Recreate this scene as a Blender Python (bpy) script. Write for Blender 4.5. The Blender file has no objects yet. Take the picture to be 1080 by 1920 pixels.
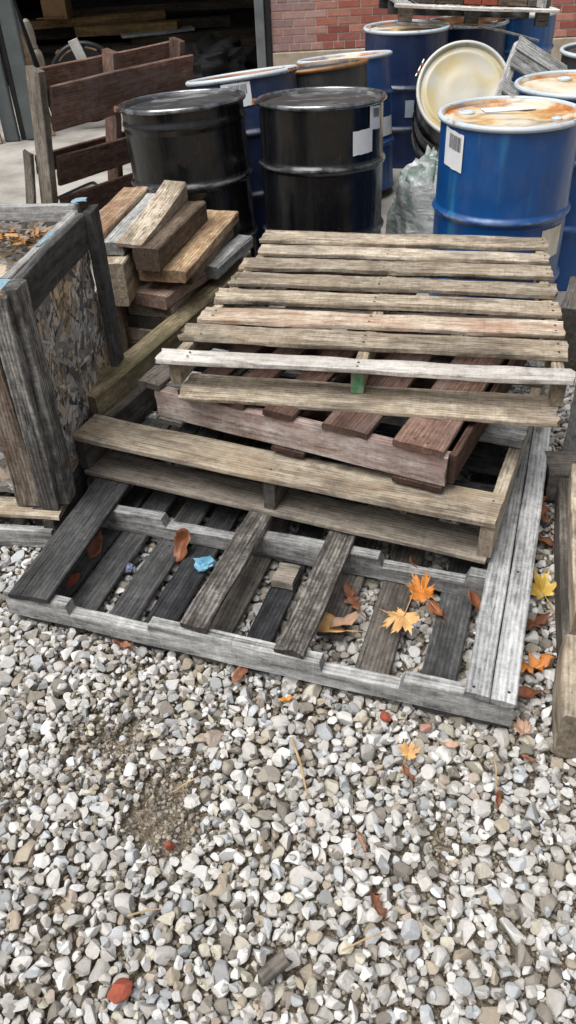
import bpy, bmesh, math, random
import numpy as np
from mathutils import Vector, Matrix, noise
random.seed(7); RNG = np.random.default_rng(11)
S = bpy.context.scene
COL = S.collection
D = math.radians
# ------------------------------------------------------------------ camera
PITCH, ROLL, CAMH, FPX = 38.0, 3.0, 1.66, 1500.0
p, r = D(PITCH), D(ROLL)
fw = Vector((0, math.cos(p), -math.sin(p))); rt = Vector((1, 0, 0)); up = rt.cross(fw)
R_ = math.cos(r) * rt - math.sin(r) * up
U_ = R_.cross(fw)
cam = bpy.data.cameras.new("camera"); co = bpy.data.objects.new("camera", cam); COL.objects.link(co)
cam.sensor_fit = 'VERTICAL'; cam.sensor_height = 24; cam.lens = FPX / 1920 * 24
cam.clip_start = .05; cam.clip_end = 500
m = Matrix((R_, U_, -fw)).transposed().to_4x4(); m.translation = (0, 0, CAMH); co.matrix_world = m
S.camera = co
# ------------------------------------------------------------------ light
SUN_EL, SUN_ROT = 66, 235
w = bpy.data.worlds.new("World"); S.world = w; w.use_nodes = True
nt = w.node_tree; nt.nodes.clear()
sk = nt.nodes.new('ShaderNodeTexSky'); sk.sky_type = 'NISHITA'; sk.sun_disc = False
sk.sun_elevation = D(SUN_EL); sk.sun_rotation = D(SUN_ROT); sk.air_density = 1.0; sk.dust_density = 6; sk.ozone_density = .6
hs = nt.nodes.new('ShaderNodeHueSaturation'); hs.inputs['Saturation'].default_value = .25
bg = nt.nodes.new('ShaderNodeBackground'); bg.inputs[1].default_value = .06
ow = nt.nodes.new('ShaderNodeOutputWorld')
nt.links.new(sk.outputs[0], hs.inputs['Color']); nt.links.new(hs.outputs[0], bg.inputs[0]); nt.links.new(bg.outputs[0], ow.inputs[0])
sl = bpy.data.lights.new("sun", 'SUN'); sl.energy = 1.5; sl.angle = D(48); sl.color = (1, .985, .96)
so = bpy.data.objects.new("sun", sl); COL.objects.link(so)
az_ = D(SUN_ROT); dv = Vector((math.sin(az_) * math.cos(D(SUN_EL)), math.cos(az_) * math.cos(D(SUN_EL)), math.sin(D(SUN_EL))))
so.rotation_euler = (-dv).to_track_quat('-Z', 'Y').to_euler()
S.view_settings.view_transform = 'Standard'; S.view_settings.look = 'None'
S.view_settings.exposure = 1.1; S.view_settings.gamma = 1

# ------------------------------------------------------------------ node helpers
class G:
    def __init__(s, name):
        s.m = bpy.data.materials.new(name); s.m.use_nodes = True
        s.t = s.m.node_tree; s.b = s.t.nodes['Principled BSDF']
    def n(s, typ, **kw):
        nd = s.t.nodes.new(typ)
        for k, v in kw.items():
            if k in nd.inputs: s.set(nd.inputs[k], v)
            else: setattr(nd, k, v)
        return nd
    def set(s, sock, v):
        if isinstance(v, bpy.types.NodeSocket): s.t.links.new(v, sock)
        else:
            if isinstance(v, tuple) and len(v) == 3 and sock.type == 'RGBA': v = (*v, 1)
            sock.default_value = v
    def math(s, op, a, b=0.0, clamp=False):
        nd = s.t.nodes.new('ShaderNodeMath'); nd.operation = op; nd.use_clamp = clamp
        s.set(nd.inputs[0], a); s.set(nd.inputs[1], b); return nd.outputs[0]
    def mix(s, f, a, b, mode='MIX'):
        nd = s.t.nodes.new('ShaderNodeMix'); nd.data_type = 'RGBA'; nd.blend_type = mode
        s.set(nd.inputs[0], f); s.set(nd.inputs[6], a); s.set(nd.inputs[7], b); return nd.outputs[2]
    def ramp(s, f, stops):
        nd = s.t.nodes.new('ShaderNodeValToRGB'); e = nd.color_ramp.elements
        while len(e) < len(stops): e.new(.5)
        for el, (pp, c) in zip(e, stops):
            el.position = pp; el.color = (*c, 1) if isinstance(c, tuple) else (c, c, c, 1)
        s.set(nd.inputs[0], f); return nd.outputs[0]
    def noise(s, vec, scale=5., detail=4., rough=.55, dist=0.):
        nd = s.n('ShaderNodeTexNoise', Scale=scale, Detail=detail, Roughness=rough, Distortion=dist)
        if vec is not None: s.set(nd.inputs['Vector'], vec)
        return nd.outputs[0]
    def map(s, vec, sc=(1, 1, 1), loc=(0, 0, 0)):
        nd = s.n('ShaderNodeMapping'); s.set(nd.inputs[0], vec)
        nd.inputs['Scale'].default_value = sc; nd.inputs['Location'].default_value = loc
        return nd.outputs[0]
    def obj(s, rnd=True):
        tc = s.n('ShaderNodeTexCoord').outputs['Object']
        if not rnd: return tc
        oi = s.n('ShaderNodeObjectInfo').outputs['Random']
        v = s.n('ShaderNodeCombineXYZ', X=s.math('MULTIPLY', oi, 37.), Y=s.math('MULTIPLY', oi, 53.), Z=s.math('MULTIPLY', oi, 71.))
        a = s.t.nodes.new('ShaderNodeVectorMath'); a.operation = 'ADD'
        s.t.links.new(tc, a.inputs[0]); s.t.links.new(v.outputs[0], a.inputs[1]); return a.outputs[0]
    def bump(s, h, st=.5, d=.01, prev=None):
        nd = s.n('ShaderNodeBump', Strength=st, Distance=d, Height=h)
        if prev is not None: s.set(nd.inputs['Normal'], prev)
        return nd.outputs[0]
    def out(s, **kw):
        for k, v in kw.items(): s.set(s.b.inputs[k.replace('_', ' ')], v)
        return s.m

def wood(name, dark, mid, light, stain=(.03, .028, .025), stain_amt=.5, tint=None, tint_amt=0., crack=.6, rings=.35, fine=1., bump=.7, spots=.3):
    g = G(name); v = g.obj()
    oi = g.n('ShaderNodeObjectInfo').outputs['Random']
    g1 = g.noise(g.map(v, (9, 80, 80)), 1., 8, .78, .5)
    g2 = g.noise(g.map(v, (2.2, 30, 30)), 1., 7, .68, .9)
    wv = g.n('ShaderNodeTexWave', wave_type='BANDS', bands_direction='Y', Scale=1., Distortion=5., Detail=2.)
    wv.inputs['Detail Scale'].default_value = 1.2
    g.set(wv.inputs['Vector'], g.map(v, (2.2, 26, 18)))
    f = g.math('ADD', g.math('MULTIPLY', g1, .42 * fine), g.math('MULTIPLY', g2, .58))
    f = g.math('ADD', f, g.math('MULTIPLY', g.math('SUBTRACT', wv.outputs[0], .5), rings * .30))
    mo = g.noise(g.map(v, (22, 38, 38)), 1., 8, .78); saw = g.noise(g.map(v, (160, 9, 9)), 1., 3, .6)
    f = g.math('ADD', f, g.math('MULTIPLY', g.math('SUBTRACT', mo, .5), .75))
    f = g.math('ADD', f, g.math('MULTIPLY', g.math('SUBTRACT', saw, .5), .16))
    c = g.ramp(f, [(.32, dark), (.5, mid), (.69, light)])
    big = g.noise(g.map(v, (3.2, 10, 10)), 1., 8, .68, .6)
    st = g.ramp(big, [(.45, 0.), (.64, 1.)])
    c = g.mix(g.math('MULTIPLY', st, stain_amt), c, stain)
    sp = g.noise(g.map(v, (14, 30, 30)), 1., 4, .7)
    c = g.mix(g.math('MULTIPLY', g.ramp(sp, [(.55, 0.), (.68, 1.)]), spots), c, stain)
    if tint:
        tn = g.noise(g.map(v, (4.5, 11, 11), (3, 5, 7)), 1., 4, .6, .5)
        c = g.mix(g.math('MULTIPLY', g.ramp(tn, [(.46, 0.), (.64, 1.)]), tint_amt), c, tint)
    vk = g.n('ShaderNodeTexVoronoi', Scale=1.); g.set(vk.inputs['Vector'], g.map(v, (3.3, 9, 9), (1, 1, 1)))
    kn = g.ramp(vk.outputs['Distance'], [(.07, 1.), (.13, 0.)])
    c = g.mix(g.math('MULTIPLY', kn, .75), c, tuple(x * .35 for x in mid))
    ck = g.noise(g.map(v, (1.6, 48, 48), (9, 2, 4)), 1., 5, .6, .5)
    ckm = g.ramp(ck, [(.315, 1.), (.345, 0.)])
    c = g.mix(g.math('MULTIPLY', ckm, crack), c, tuple(x * .25 for x in dark))
    # end grain
    nx = g.n('ShaderNodeSeparateXYZ'); g.set(nx.inputs[0], g.n('ShaderNodeTexCoord').outputs['Normal'])
    en = g.ramp(g.math('ABSOLUTE', nx.outputs[0]), [(.75, 0.), (.85, 1.)])
    eg = g.noise(g.map(v, (40, 60, 60)), 1., 5, .7)
    c = g.mix(g.math('MULTIPLY', en, .75), c, g.ramp(eg, [(.3, tuple(x * .5 for x in dark)), (.7, tuple(x * .75 for x in mid))]))
    hv = g.math('ADD', .78, g.math('MULTIPLY', oi, .44))
    lf = g.noise(g.map(v, (1.6, 3, 3), (5, 1, 2)), 1., 3, .5); hv = g.math('MULTIPLY', hv, g.math('ADD', .62, g.math('MULTIPLY', lf, .76)))
    hsn = g.n('ShaderNodeHueSaturation', Value=hv); g.set(hsn.inputs['Color'], c)
    h = g.math('SUBTRACT', f, g.math('MULTIPLY', ckm, .7))
    h = g.math('ADD', h, g.math('MULTIPLY', g.math('ADD', sp, mo), .3))
    return g.out(Base_Color=hsn.outputs[0], Roughness=.86, Normal=g.bump(h, bump, .011), **{'Specular IOR Level': .25})

W = {}
W['tanlt'] = wood('light_tan_wood', (.19, .155, .12), (.45, .385, .30), (.68, .62, .52), stain=(.08, .065, .05), stain_amt=.6, tint=(.38, .29, .2), tint_amt=.3, crack=.7, spots=.5)
W['tan'] = wood('weathered_tan_wood', (.13, .103, .075), (.36, .30, .225), (.62, .55, .45), stain=(.055, .045, .035), stain_amt=.65, tint=(.4, .3, .2), tint_amt=.3, crack=.55)
W['tanlow'] = wood('pale_tan_wood', (.18, .14, .10), (.42, .355, .27), (.62, .56, .45), stain=(.05, .042, .035), stain_amt=.65, tint=(.42, .30, .19), tint_amt=.45, crack=.35)
W['streak'] = wood('rotten_black_streaked_wood', (.02, .018, .017), (.10, .09, .08), (.34, .32, .29), stain=(.022, .019, .017), stain_amt=.75, crack=.9)
W['grey2'] = wood('pale_silver_wood', (.15, .15, .15), (.40, .405, .405), (.62, .625, .625), stain=(.16, .16, .16), stain_amt=.3, crack=.5)
W['streak2'] = wood('silvery_black_streaked_wood', (.03, .029, .028), (.17, .165, .155), (.42, .41, .39), stain=(.025, .022, .02), stain_amt=.7, crack=.9)
W['mtan'] = wood('dull_tan_wood', (.11, .095, .075), (.23, .2, .165), (.34, .305, .26), stain=(.05, .042, .035), stain_amt=.5, crack=.4)
W['white'] = wood('bleached_wood', (.30, .27, .235), (.66, .63, .59), (.85, .82, .78), stain=(.3, .22, .16), stain_amt=.3, crack=.5, rings=.15)
W['redwhite'] = wood('rust_tinted_wood', (.22, .165, .12), (.48, .40, .31), (.70, .61, .5), stain=(.14, .1, .07), stain_amt=.45, tint=(.32, .12, .06), tint_amt=.4, crack=.45)
W['grey'] = wood('silver_grey_wood', (.11, .11, .108), (.33, .33, .32), (.56, .56, .55), stain=(.10, .098, .095), stain_amt=.35, crack=.55)
W['dgrey'] = wood('dark_grey_wood', (.030, .030, .031), (.075, .075, .076), (.15, .148, .145), stain=(.018, .018, .018), stain_amt=.6, crack=.7)
W['mgrey'] = wood('brown_grey_wood', (.055, .048, .042), (.13, .115, .10), (.24, .21, .185), stain=(.03, .026, .023), stain_amt=.6, crack=.8)
W['black'] = wood('blackened_wood', (.010, .0105, .012), (.026, .027, .030), (.06, .06, .062), stain=(.008, .008, .009), stain_amt=.6, crack=.7)
W['red'] = wood('faded_red_paint_wood', (.075, .042, .03), (.165, .094, .070), (.30, .20, .16), stain=(.05, .032, .024), stain_amt=.5, tint=(.24, .2, .19), tint_amt=.3, crack=.6)
W['redgrey'] = wood('worn_red_and_grey_wood', (.14, .115, .10), (.37, .33, .30), (.58, .53, .49), stain=(.20, .09, .07), stain_amt=.4, tint=(.19, .08, .06), tint_amt=.5, crack=.4, rings=.6)
W['dred'] = wood('dark_red_wood', (.04, .022, .016), (.09, .05, .037), (.17, .105, .083), stain=(.02, .013, .013), stain_amt=.5, crack=.5)
W['moss'] = wood('mossy_wood', (.10, .078, .045), (.26, .20, .125), (.50, .41, .28), stain=(.085, .085, .042), stain_amt=.75, tint=(.15, .145, .075), tint_amt=.5, crack=.5)
W['gold'] = wood('golden_brown_lumber', (.12, .07, .04), (.38, .26, .15), (.66, .53, .36), stain=(.09, .045, .025), stain_amt=.6, tint=(.36, .25, .15), tint_amt=.4, crack=.4)
W['brown'] = wood('dark_brown_lumber', (.06, .042, .03), (.14, .10, .07), (.26, .2, .145), stain=(.035, .024, .018), stain_amt=.6, crack=.6)
W['pinkb'] = wood('pinkish_brown_lumber', (.14, .085, .065), (.30, .21, .17), (.48, .38, .32), stain=(.14, .05, .035), stain_amt=.5, crack=.5)
W['orange'] = wood('peeling_orange_lumber', (.13, .08, .045), (.38, .265, .165), (.64, .53, .39), stain=(.2, .075, .04), stain_amt=.7, crack=.8, spots=.6)
W['shadedb'] = wood('garage_shaded_plank', (.02, .016, .012), (.05, .038, .026), (.1, .08, .055))  # indoor planks: the garage's dimness is put into this dark colour
W['peel'] = wood('peeling_grey_brown_wood', (.05, .036, .026), (.18, .145, .115), (.36, .32, .28), stain=(.10, .05, .025), stain_amt=.6, crack=.8)
W['yellow'] = wood('indoor_yellow_lumber', (.10, .06, .025), (.22, .145, .06), (.32, .22, .11), stain=(.1, .06, .03), stain_amt=.4, crack=.3)

def simple(name, col, rough=.6, metal=0., var=.25, sc=8., bump=.2, col2=None, coat=0.):
    g = G(name); v = g.obj()
    n = g.noise(v, sc, 6, .6); c2 = col2 or tuple(x * (1 - var) * .8 for x in col)
    c = g.mix(g.ramp(n, [(.35, 0.), (.68, 1.)]), col, c2)
    return g.out(Base_Color=c, Roughness=rough, Metallic=metal, Normal=g.bump(n, bump, .004), Coat_Weight=coat)

def paint(name, base, dark, rough, drip=None, drip_amt=.5, rust_amt=.5, wear=.2, dirt_amt=.22):
    g = G(name); v = g.obj()
    str_ = g.noise(g.map(v, (38, 38, 1.2)), 1., 5, .65)
    big = g.noise(v, 5., 5, .6)
    c = g.mix(g.ramp(g.math('ADD', g.math('MULTIPLY', str_, .6), g.math('MULTIPLY', big, .4)), [(.36, 0.), (.62, 1.)]), base, dark)
    if drip:
        dn = g.noise(g.map(v, (11, 11, .8), (2, 1, 0)), 1., 4, .6, .3)
        c = g.mix(g.math('MULTIPLY', g.ramp(dn, [(.56, 0.), (.68, 1.)]), drip_amt), c, drip)
    sc = g.noise(g.map(v, (60, 60, 18)), 1., 6, .75, 1.)
    c = g.mix(g.math('MULTIPLY', g.ramp(sc, [(.66, 0.), (.72, 1.)]), wear), c, (.32, .34, .36))
    ru = g.noise(v, 14., 6, .7, .5)
    rm = g.math('MULTIPLY', g.ramp(ru, [(.66, 0.), (.70, 1.)]), rust_amt)
    c = g.mix(rm, c, (.11, .04, .018))
    rr = g.math('ADD', rough, g.math('MULTIPLY', g.math('SUBTRACT', str_, .4), .5), True)
    rr = g.math('ADD', rr, g.math('MULTIPLY', rm, .4), True)
    px = g.n('ShaderNodeSeparateXYZ'); g.set(px.inputs[0], g.n('ShaderNodeTexCoord').outputs['Object'])
    rad = g.math('SQRT', g.math('ADD', g.math('POWER', px.outputs[0], 2.), g.math('POWER', px.outputs[1], 2.)))
    sc2 = g.noise(g.map(v, (9, 9, 40)), 1., 6, .75)
    scf = g.math('MULTIPLY', g.ramp(rad, [(.294, 0.), (.299, 1.)]), g.ramp(sc2, [(.42, 0.), (.6, 1.)]))
    c = g.mix(g.math('MULTIPLY', scf, .7), c, (.22, .23, .24))  # scuffed hoops, paled further so the colour also carries their highlights
    dirt = g.noise(g.map(v, (7, 7, 5)), 1., 7, .7)
    c = g.mix(g.math('MULTIPLY', g.ramp(dirt, [(.5, 0.), (.72, 1.)]), dirt_amt), c, (.12, .115, .105))
    dent = g.noise(g.map(v, (3, 3, 2)), 2., 2, .5)
    nb = g.bump(dent, .3, .05)
    nb = g.bump(str_, .08, .003, nb)
    return g.out(Base_Color=c, Roughness=rr, Normal=nb, Coat_Weight=.15, Coat_Roughness=.3)
M = {}
M['blue'] = paint('blue_drum_paint', (.004, .075, .27), (.003, .052, .19), .27, drip=(.035, .20, .34), drip_amt=.6)
M['navy'] = paint('navy_drum_paint', (.006, .024, .095), (.004, .012, .045), .38)
M['bluelt'] = paint('worn_blue_drum_paint', (.012, .070, .24), (.008, .045, .16), .4)
M['blk'] = paint('black_drum_paint', (.0025, .003, .004), (.007, .0075, .009), .20, drip=(.035, .035, .037), drip_amt=.4, rust_amt=.25, wear=.3, dirt_amt=.04)
M['blkd'] = paint('dusty_black_drum_paint', (.016, .016, .017), (.035, .033, .03), .45, drip=(.06, .055, .05), rust_amt=.5, wear=.4)
M['ring_blk'] = simple('black_ring_steel', (.07, .075, .08), .2, .8, sc=14, col2=(.38, .40, .42))  # black steel; the pale patches paint in the ring's bright highlights
def ringmat(name, col, rust):
    g = G(name); v = g.obj(); n = g.noise(v, 16., 6, .7)
    c = g.mix(g.ramp(n, [(.60, 0.), (.66, rust)]), col, (.16, .055, .02))
    n2 = g.noise(v, 5., 4, .6)
    c = g.mix(g.math('MULTIPLY', g.ramp(n2, [(.4, 0.), (.65, 1.)]), .35), c, (.3, .33, .36))
    return g.out(Base_Color=c, Roughness=.4, Normal=g.bump(n, .15, .003))
M['ring_w'] = ringmat('pale_blue_ring_paint', (.50, .57, .62), .9)
M['ring_c'] = ringmat('cream_ring_paint', (.55, .55, .50), .5)
def lidmat(name, base, amber, rust, dk, dkamt, rim):
    g = G(name); v = g.obj()
    sx = g.n('ShaderNodeSeparateXYZ'); g.set(sx.inputs[0], g.n('ShaderNodeTexCoord').outputs['Object'])
    rad = g.math('SQRT', g.math('ADD', g.math('POWER', sx.outputs[0], 2.), g.math('POWER', sx.outputs[1], 2.)))
    n1 = g.noise(v, 4.5, 5, .6, .6); n2 = g.noise(g.map(v, (2.5, 7, 5), (4, 4, 1)), 1., 4, .55, 1.4); n3 = g.noise(v, 20., 6, .7)
    c = g.mix(g.ramp(n1, [(.42, 0.), (.62, 1.)]), base, amber)
    rf = g.math('ADD', g.math('MULTIPLY', rad, rim), g.math('MULTIPLY', n1, 1.))
    rf = g.math('ADD', rf, g.math('MULTIPLY', n3, .25))
    c = g.mix(g.ramp(rf, [(.80, 0.), (.98, 1.)]), c, rust)
    c = g.mix(g.math('MULTIPLY', g.ramp(n2, [(.54, 0.), (.66, 1.)]), dkamt), c, dk)
    return g.out(Base_Color=c, Roughness=.42, Normal=g.bump(g.math('ADD', n1, g.math('MULTIPLY', n3, .3)), .25, .006))
M['lid_rust'] = lidmat('rust_stained_cream_lid', (.60, .54, .42), (.58, .40, .17), (.40, .14, .03), (.16, .165, .18), .95, 1.05)
M['lid_cream'] = lidmat('cream_lid', (.44, .42, .35), (.44, .36, .18), (.45, .30, .08), (.4, .4, .38), .3, .2)
M['lid_white'] = lidmat('chalky_lid', (.66, .62, .52), (.60, .45, .24), (.40, .15, .03), (.3, .3, .28), .4, .7)
M['lid_blk'] = lidmat('black_lid', (.03, .031, .033), (.045, .042, .04), (.05, .03, .02), (.20, .205, .21), .75, .1)
M['lid_brown'] = lidmat('rusty_brown_lid', (.2, .09, .035), (.33, .15, .05), (.12, .05, .02), (.05, .05, .05), .5, .5)
M['zinc'] = simple('zinc_bolt', (.6, .6, .58), .3, .8, sc=60, col2=(.25, .12, .07))
M['rustbolt'] = simple('rusty_bolt', (.2, .075, .035), .7, .2, sc=50)
M['paper'] = simple('label_paper', (.74, .75, .77), .6, var=.1, sc=12, bump=.05, col2=(.62, .64, .66))
M['paperdirty'] = simple('stained_label_paper', (.66, .65, .6), .6, sc=12, bump=.05, col2=(.52, .45, .32))
M['papergrey'] = simple('grey_label_paper', (.34, .40, .46), .6, sc=12, bump=.05, col2=(.22, .26, .31))
M['ink'] = simple('label_ink', (.09, .09, .1), .6, sc=10, bump=0)
M['nail'] = simple('rusty_nail', (.035, .022, .018), .7, sc=50)
M['green'] = simple('green_spray_paint', (.03, .20, .07), .7, sc=40, bump=.4, col2=(.2, .23, .17))
M['film'] = None
M['steel'] = simple('grey_green_door_steel', (.10, .118, .118), .5, .1, sc=5, col2=(.065, .08, .08))
M['frame'] = simple('grey_frame_steel', (.16, .175, .18), .5, .1, sc=6, col2=(.10, .105, .11))
M['darksteel'] = simple('dark_steel', (.02, .021, .023), .45, .3, sc=9)
M['whitepaint'] = simple('chipped_white_paint', (.55, .55, .53), .5, sc=14, col2=(.4, .38, .35))
M['cream'] = simple('old_cream_paint', (.42, .38, .3), .6, sc=14)
M['card'] = simple('cardboard', (.30, .18, .09), .8, sc=4, bump=.1)
M['tarp'] = simple('dark_canvas', (.006, .006, .0065), .8, sc=6, bump=.8)
M['limestone'] = simple('limestone_block', (.42, .36, .28), .85, sc=12, bump=.6, col2=(.30, .24, .17))
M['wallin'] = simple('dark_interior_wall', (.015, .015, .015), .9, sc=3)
M['brickchip'] = simple('red_brick_chip', (.30, .07, .035), .85, sc=45, bump=.9, col2=(.2, .045, .025))
M['pinkchip'] = simple('pink_stone_chip', (.42, .22, .16), .85, sc=45, bump=.6)
M['bluefoil'] = simple('blue_wrapper', (.12, .30, .38), .35, sc=30, bump=.8, col2=(.05, .2, .34))
M['purplefoil'] = simple('purple_wrapper', (.06, .06, .12), .4, sc=30, bump=.8, col2=(.05, .07, .15))
M['straw'] = simple('dry_straw', (.45, .32, .17), .7, sc=30)
M['bluepaint'] = simple('sky_blue_paint_smear', (.10, .25, .34), .7, sc=60, bump=.4, col2=(.3, .36, .4))
for nm, a, b in (('leaf_orange', (.62, .23, .035), (.38, .12, .022)), ('leaf_yellow', (.55, .40, .08), (.45, .27, .05)), ('leaf_brown', (.20, .07, .028), (.11, .04, .02)),
                 ('leaf_tan', (.62, .38, .16), (.46, .25, .09)), ('leaf_pale', (.42, .27, .19), (.3, .17, .1)), ('leaf_rust', (.24, .085, .035), (.13, .045, .02))):
    M[nm] = simple(nm, a, .55, sc=25, bump=.3, col2=b)

# film
g = G('wrinkled_stretch_film'); v = g.obj()
a = g.noise(g.map(v, (5, 5, 16)), 1., 7, .7, 2.2); b = g.noise(v, 5, 3)
c = g.mix(g.ramp(b, [(.42, 0.), (.62, 1.)]), (.52, .56, .55), (.30, .42, .36))
c = g.mix(g.ramp(a, [(.46, 0.), (.6, 1.)]), c, (.78, .80, .80))
M['film'] = g.out(Base_Color=c, Roughness=.22, Normal=g.bump(a, 1., .03), Coat_Weight=.5)
# attribute-coloured materials
def attrmat(name, rough=.85, bsc=60., bst=.5, bd=.003, mott=.35):
    g = G(name); at = g.n('ShaderNodeAttribute', attribute_name='tone'); v = g.obj(False)
    n = g.noise(v, bsc, 5, .65); n2 = g.noise(v, bsc * .4, 4, .6)
    k = g.math('ADD', 1 - mott * .9, g.math('MULTIPLY', g.math('ADD', n, n2), mott * .9))
    hsn = g.n('ShaderNodeHueSaturation', Value=k); g.set(hsn.inputs['Color'], at.outputs['Color'])
    return g.out(Base_Color=hsn.outputs[0], Roughness=rough, Normal=g.bump(g.math('ADD', n, n2), bst, bd))
M['stones'] = attrmat('limestone_gravel', .85, 110., .6, .003, .4)
M['bricks'] = attrmat('red_brick', .85, 40., .6, .006, .6)
M['osb'] = attrmat('weathered_osb_strands', .85, 120., .5, .002, .5)
g = G('sandy_dirt'); v = g.obj(False)
n = g.noise(v, 45., 7, .7); n2 = g.noise(v, 4., 4, .6)
vo = g.n('ShaderNodeTexVoronoi', Scale=130.); g.set(vo.inputs['Vector'], v)
c = g.ramp(n, [(.3, (.17, .13, .09)), (.55, (.34, .28, .205)), (.75, (.42, .37, .3))])
M['dirt'] = g.out(Base_Color=c, Roughness=.95, Normal=g.bump(g.math('ADD', n, vo.outputs[0]), 1., .012))
g = G('old_concrete'); v = g.obj(False)
n = g.noise(v, 2.2, 8, .65, .4); n2 = g.noise(v, 60., 5, .7)
c = g.ramp(g.math('ADD', g.math('MULTIPLY', n, .8), g.math('MULTIPLY', n2, .2)), [(.35, (.19, .175, .155)), (.5, (.33, .31, .28)), (.65, (.43, .41, .38))])
M['concrete'] = g.out(Base_Color=c, Roughness=.85, Normal=g.bump(g.math('ADD', n, n2), .4, .006))
g = G('mortar'); v = g.obj(False); n = g.noise(v, 60., 5, .7)
M['mortar'] = g.out(Base_Color=g.ramp(n, [(.3, (.40, .34, .28)), (.7, (.60, .53, .45))]), Roughness=.95, Normal=g.bump(n, .8, .004))

# ------------------------------------------------------------------ object helpers
def tag(o, label=None, cat=None, group=None, kind=None):
    for k, v in (('label', label), ('category', cat), ('group', group), ('kind', kind)):
        if v: o[k] = v
    return o
def thing(name, label, cat, loc=(0, 0, 0), rot=(0, 0, 0), group=None):
    o = bpy.data.objects.new(name, None); COL.objects.link(o); o.empty_display_size = .1
    o.matrix_world = Matrix.LocRotScale(Vector(loc), Matrix.Rotation(rot[2], 3, 'Z').to_quaternion() @ Matrix.Rotation(rot[1], 3, 'Y').to_quaternion() @ Matrix.Rotation(rot[0], 3, 'X').to_quaternion(), None)
    return tag(o, label, cat, group)
def link(name, me, mats, parent=None, mw=None, ang=.6):
    o = bpy.data.objects.new(name, me); COL.objects.link(o)
    for mt in (mats if isinstance(mats, (list, tuple)) else [mats]): me.materials.append(mt)
    if parent: o.parent = parent
    if mw is not None: o.matrix_basis = mw
    if ang is not None and len(me.polygons):
        me.polygons.foreach_set('use_smooth', [True] * len(me.polygons)); me.set_sharp_from_angle(angle=ang)
    return o
def build(name, verts, faces, mats, parent=None, mw=None, ang=.6, fm=None):
    me = bpy.data.meshes.new(name); me.from_pydata([tuple(v) for v in verts], [], faces)
    if fm: me.polygons.foreach_set('material_index', fm)
    me.update()
    return link(name, me, mats, parent, mw, ang)

def frame(p0, p1, roll=0., upv=(0, 0, 1)):
    p0, p1 = Vector(p0), Vector(p1); X = (p1 - p0).normalized(); Z = Vector(upv); Z = (Z - X * Z.dot(X)).normalized()
    Y = Z.cross(X); m = Matrix((X, Y, Z)).transposed().to_4x4(); m.translation = p0
    return m @ Matrix.Rotation(roll, 4, 'X'), (p1 - p0).length

def board(name, p0, p1, Wd, T, mat, parent=None, roll=0., rag=.004, wob=.0025, warp=.004, notch=(), nails=(), split=None, nail_z=None, upv=(0, 0, 1), cham=.003, taper=0., zt0=1.):
    """a sawn board from p0 to p1 (bottom centre line); width Wd, thickness T"""
    mw, L = frame(p0, p1, roll, upv)
    sd = random.uniform(0, 500)
    xs = list(np.linspace(0, L, max(4, int(L / .025))))
    for a, b, dpt in notch:
        xs += [a - .012, a, a + .015, b - .015, b, b + .012]
    xs = sorted(set(x for x in xs if 0 <= x <= L))
    ny = max(2, int(Wd / .022)); nz = max(1, int(T / .02))
    c = min(cham, T * .25)
    ring = []
    for i in range(ny + 1): ring.append((-Wd / 2 + c + (Wd - 2 * c) * i / ny, 0))
    for i in range(nz + 1): ring.append((Wd / 2, c + (T - 2 * c) * i / nz))
    for i in range(ny + 1): ring.append((Wd / 2 - c - (Wd - 2 * c) * i / ny, T))
    for i in range(nz + 1): ring.append((-Wd / 2, T - c - (T - 2 * c) * i / nz))
    nr = len(ring); V = []; nx = len(xs)
    wy = random.uniform(-1, 1) * warp; wz = random.uniform(-1, 1) * warp
    for k, x in enumerate(xs):
        t = x / L
        by = wy * math.sin(t * 3.1); bz = wz * (math.sin(t * 3.1)) + abs(warp) * .3 * noise.noise((x * 3, sd, 1))
        ctr = 0
        for (y, z) in ring:
            q = noise.noise_vector((x * 5 + sd, y * 22, z * 22 + sd)) * wob
            q2 = noise.noise_vector((x * 26 + sd, y * 60, z * 60 - sd)) * wob * .45
            xx = x
            if k == 0 or k == nx - 1:
                xx += (noise.noise((y * 60 + sd, z * 30, k)) + .6 * noise.noise((y * 190 + sd, z * 60, k))) * rag * 1.1
            zz = z * (zt0 + (1 - zt0) * t)
            for a, b, dpt in notch:
                if z > T * .5:
                    if a <= x <= b: zz = min(z, T - dpt + .004 * noise.noise((x * 12, y * 20, sd)))
            yy = y * (1 - taper * t)
            V.append((xx, yy + by + q.y + q2.y * .5, zz + bz + q.z + q2.z * .55))
    F = []
    for k in range(nx - 1):
        for i in range(nr):
            j = (i + 1) % nr
            F.append((k * nr + i, (k + 1) * nr + i, (k + 1) * nr + j, k * nr + j))
    # end caps as strips (bottom row joined to top row)
    def cap(b0, flip):
        bot = [b0 + i for i in range(ny + 1)]
        top = [b0 + (ny + 1) + (nz + 1) + i for i in range(ny + 1)][::-1]
        rs = [b0 + (ny + 1) + i for i in range(nz + 1)]
        ls = [b0 + 2 * (ny + 1) + (nz + 1) + i for i in range(nz + 1)][::-1]
        fs = [(bot[i], bot[i + 1], top[i + 1], top[i]) for i in range(ny)]
        fs.append(tuple([bot[-1]] + rs + [top[-1]])); fs.append(tuple([top[0]] + ls[::-1] + [bot[0]]))
        for f in fs: F.append(f if not flip else f[::-1])
    cap(0, True); cap((nx - 1) * nr, False)
    fm = [0] * len(F)
    for (x, y) in nails:
        b0 = len(V); zt = T + .0008
        rr = .0042
        for s in range(7):
            V.append((x + rr * math.cos(s * .898), y + rr * math.sin(s * .898), zt + wz * math.sin(x / L * 3.1)))
        F.append(tuple(range(b0, b0 + 7))); fm.append(1)
    return build(name, V, F, [mat, M['nail']], parent, mw, .7, fm)

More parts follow.
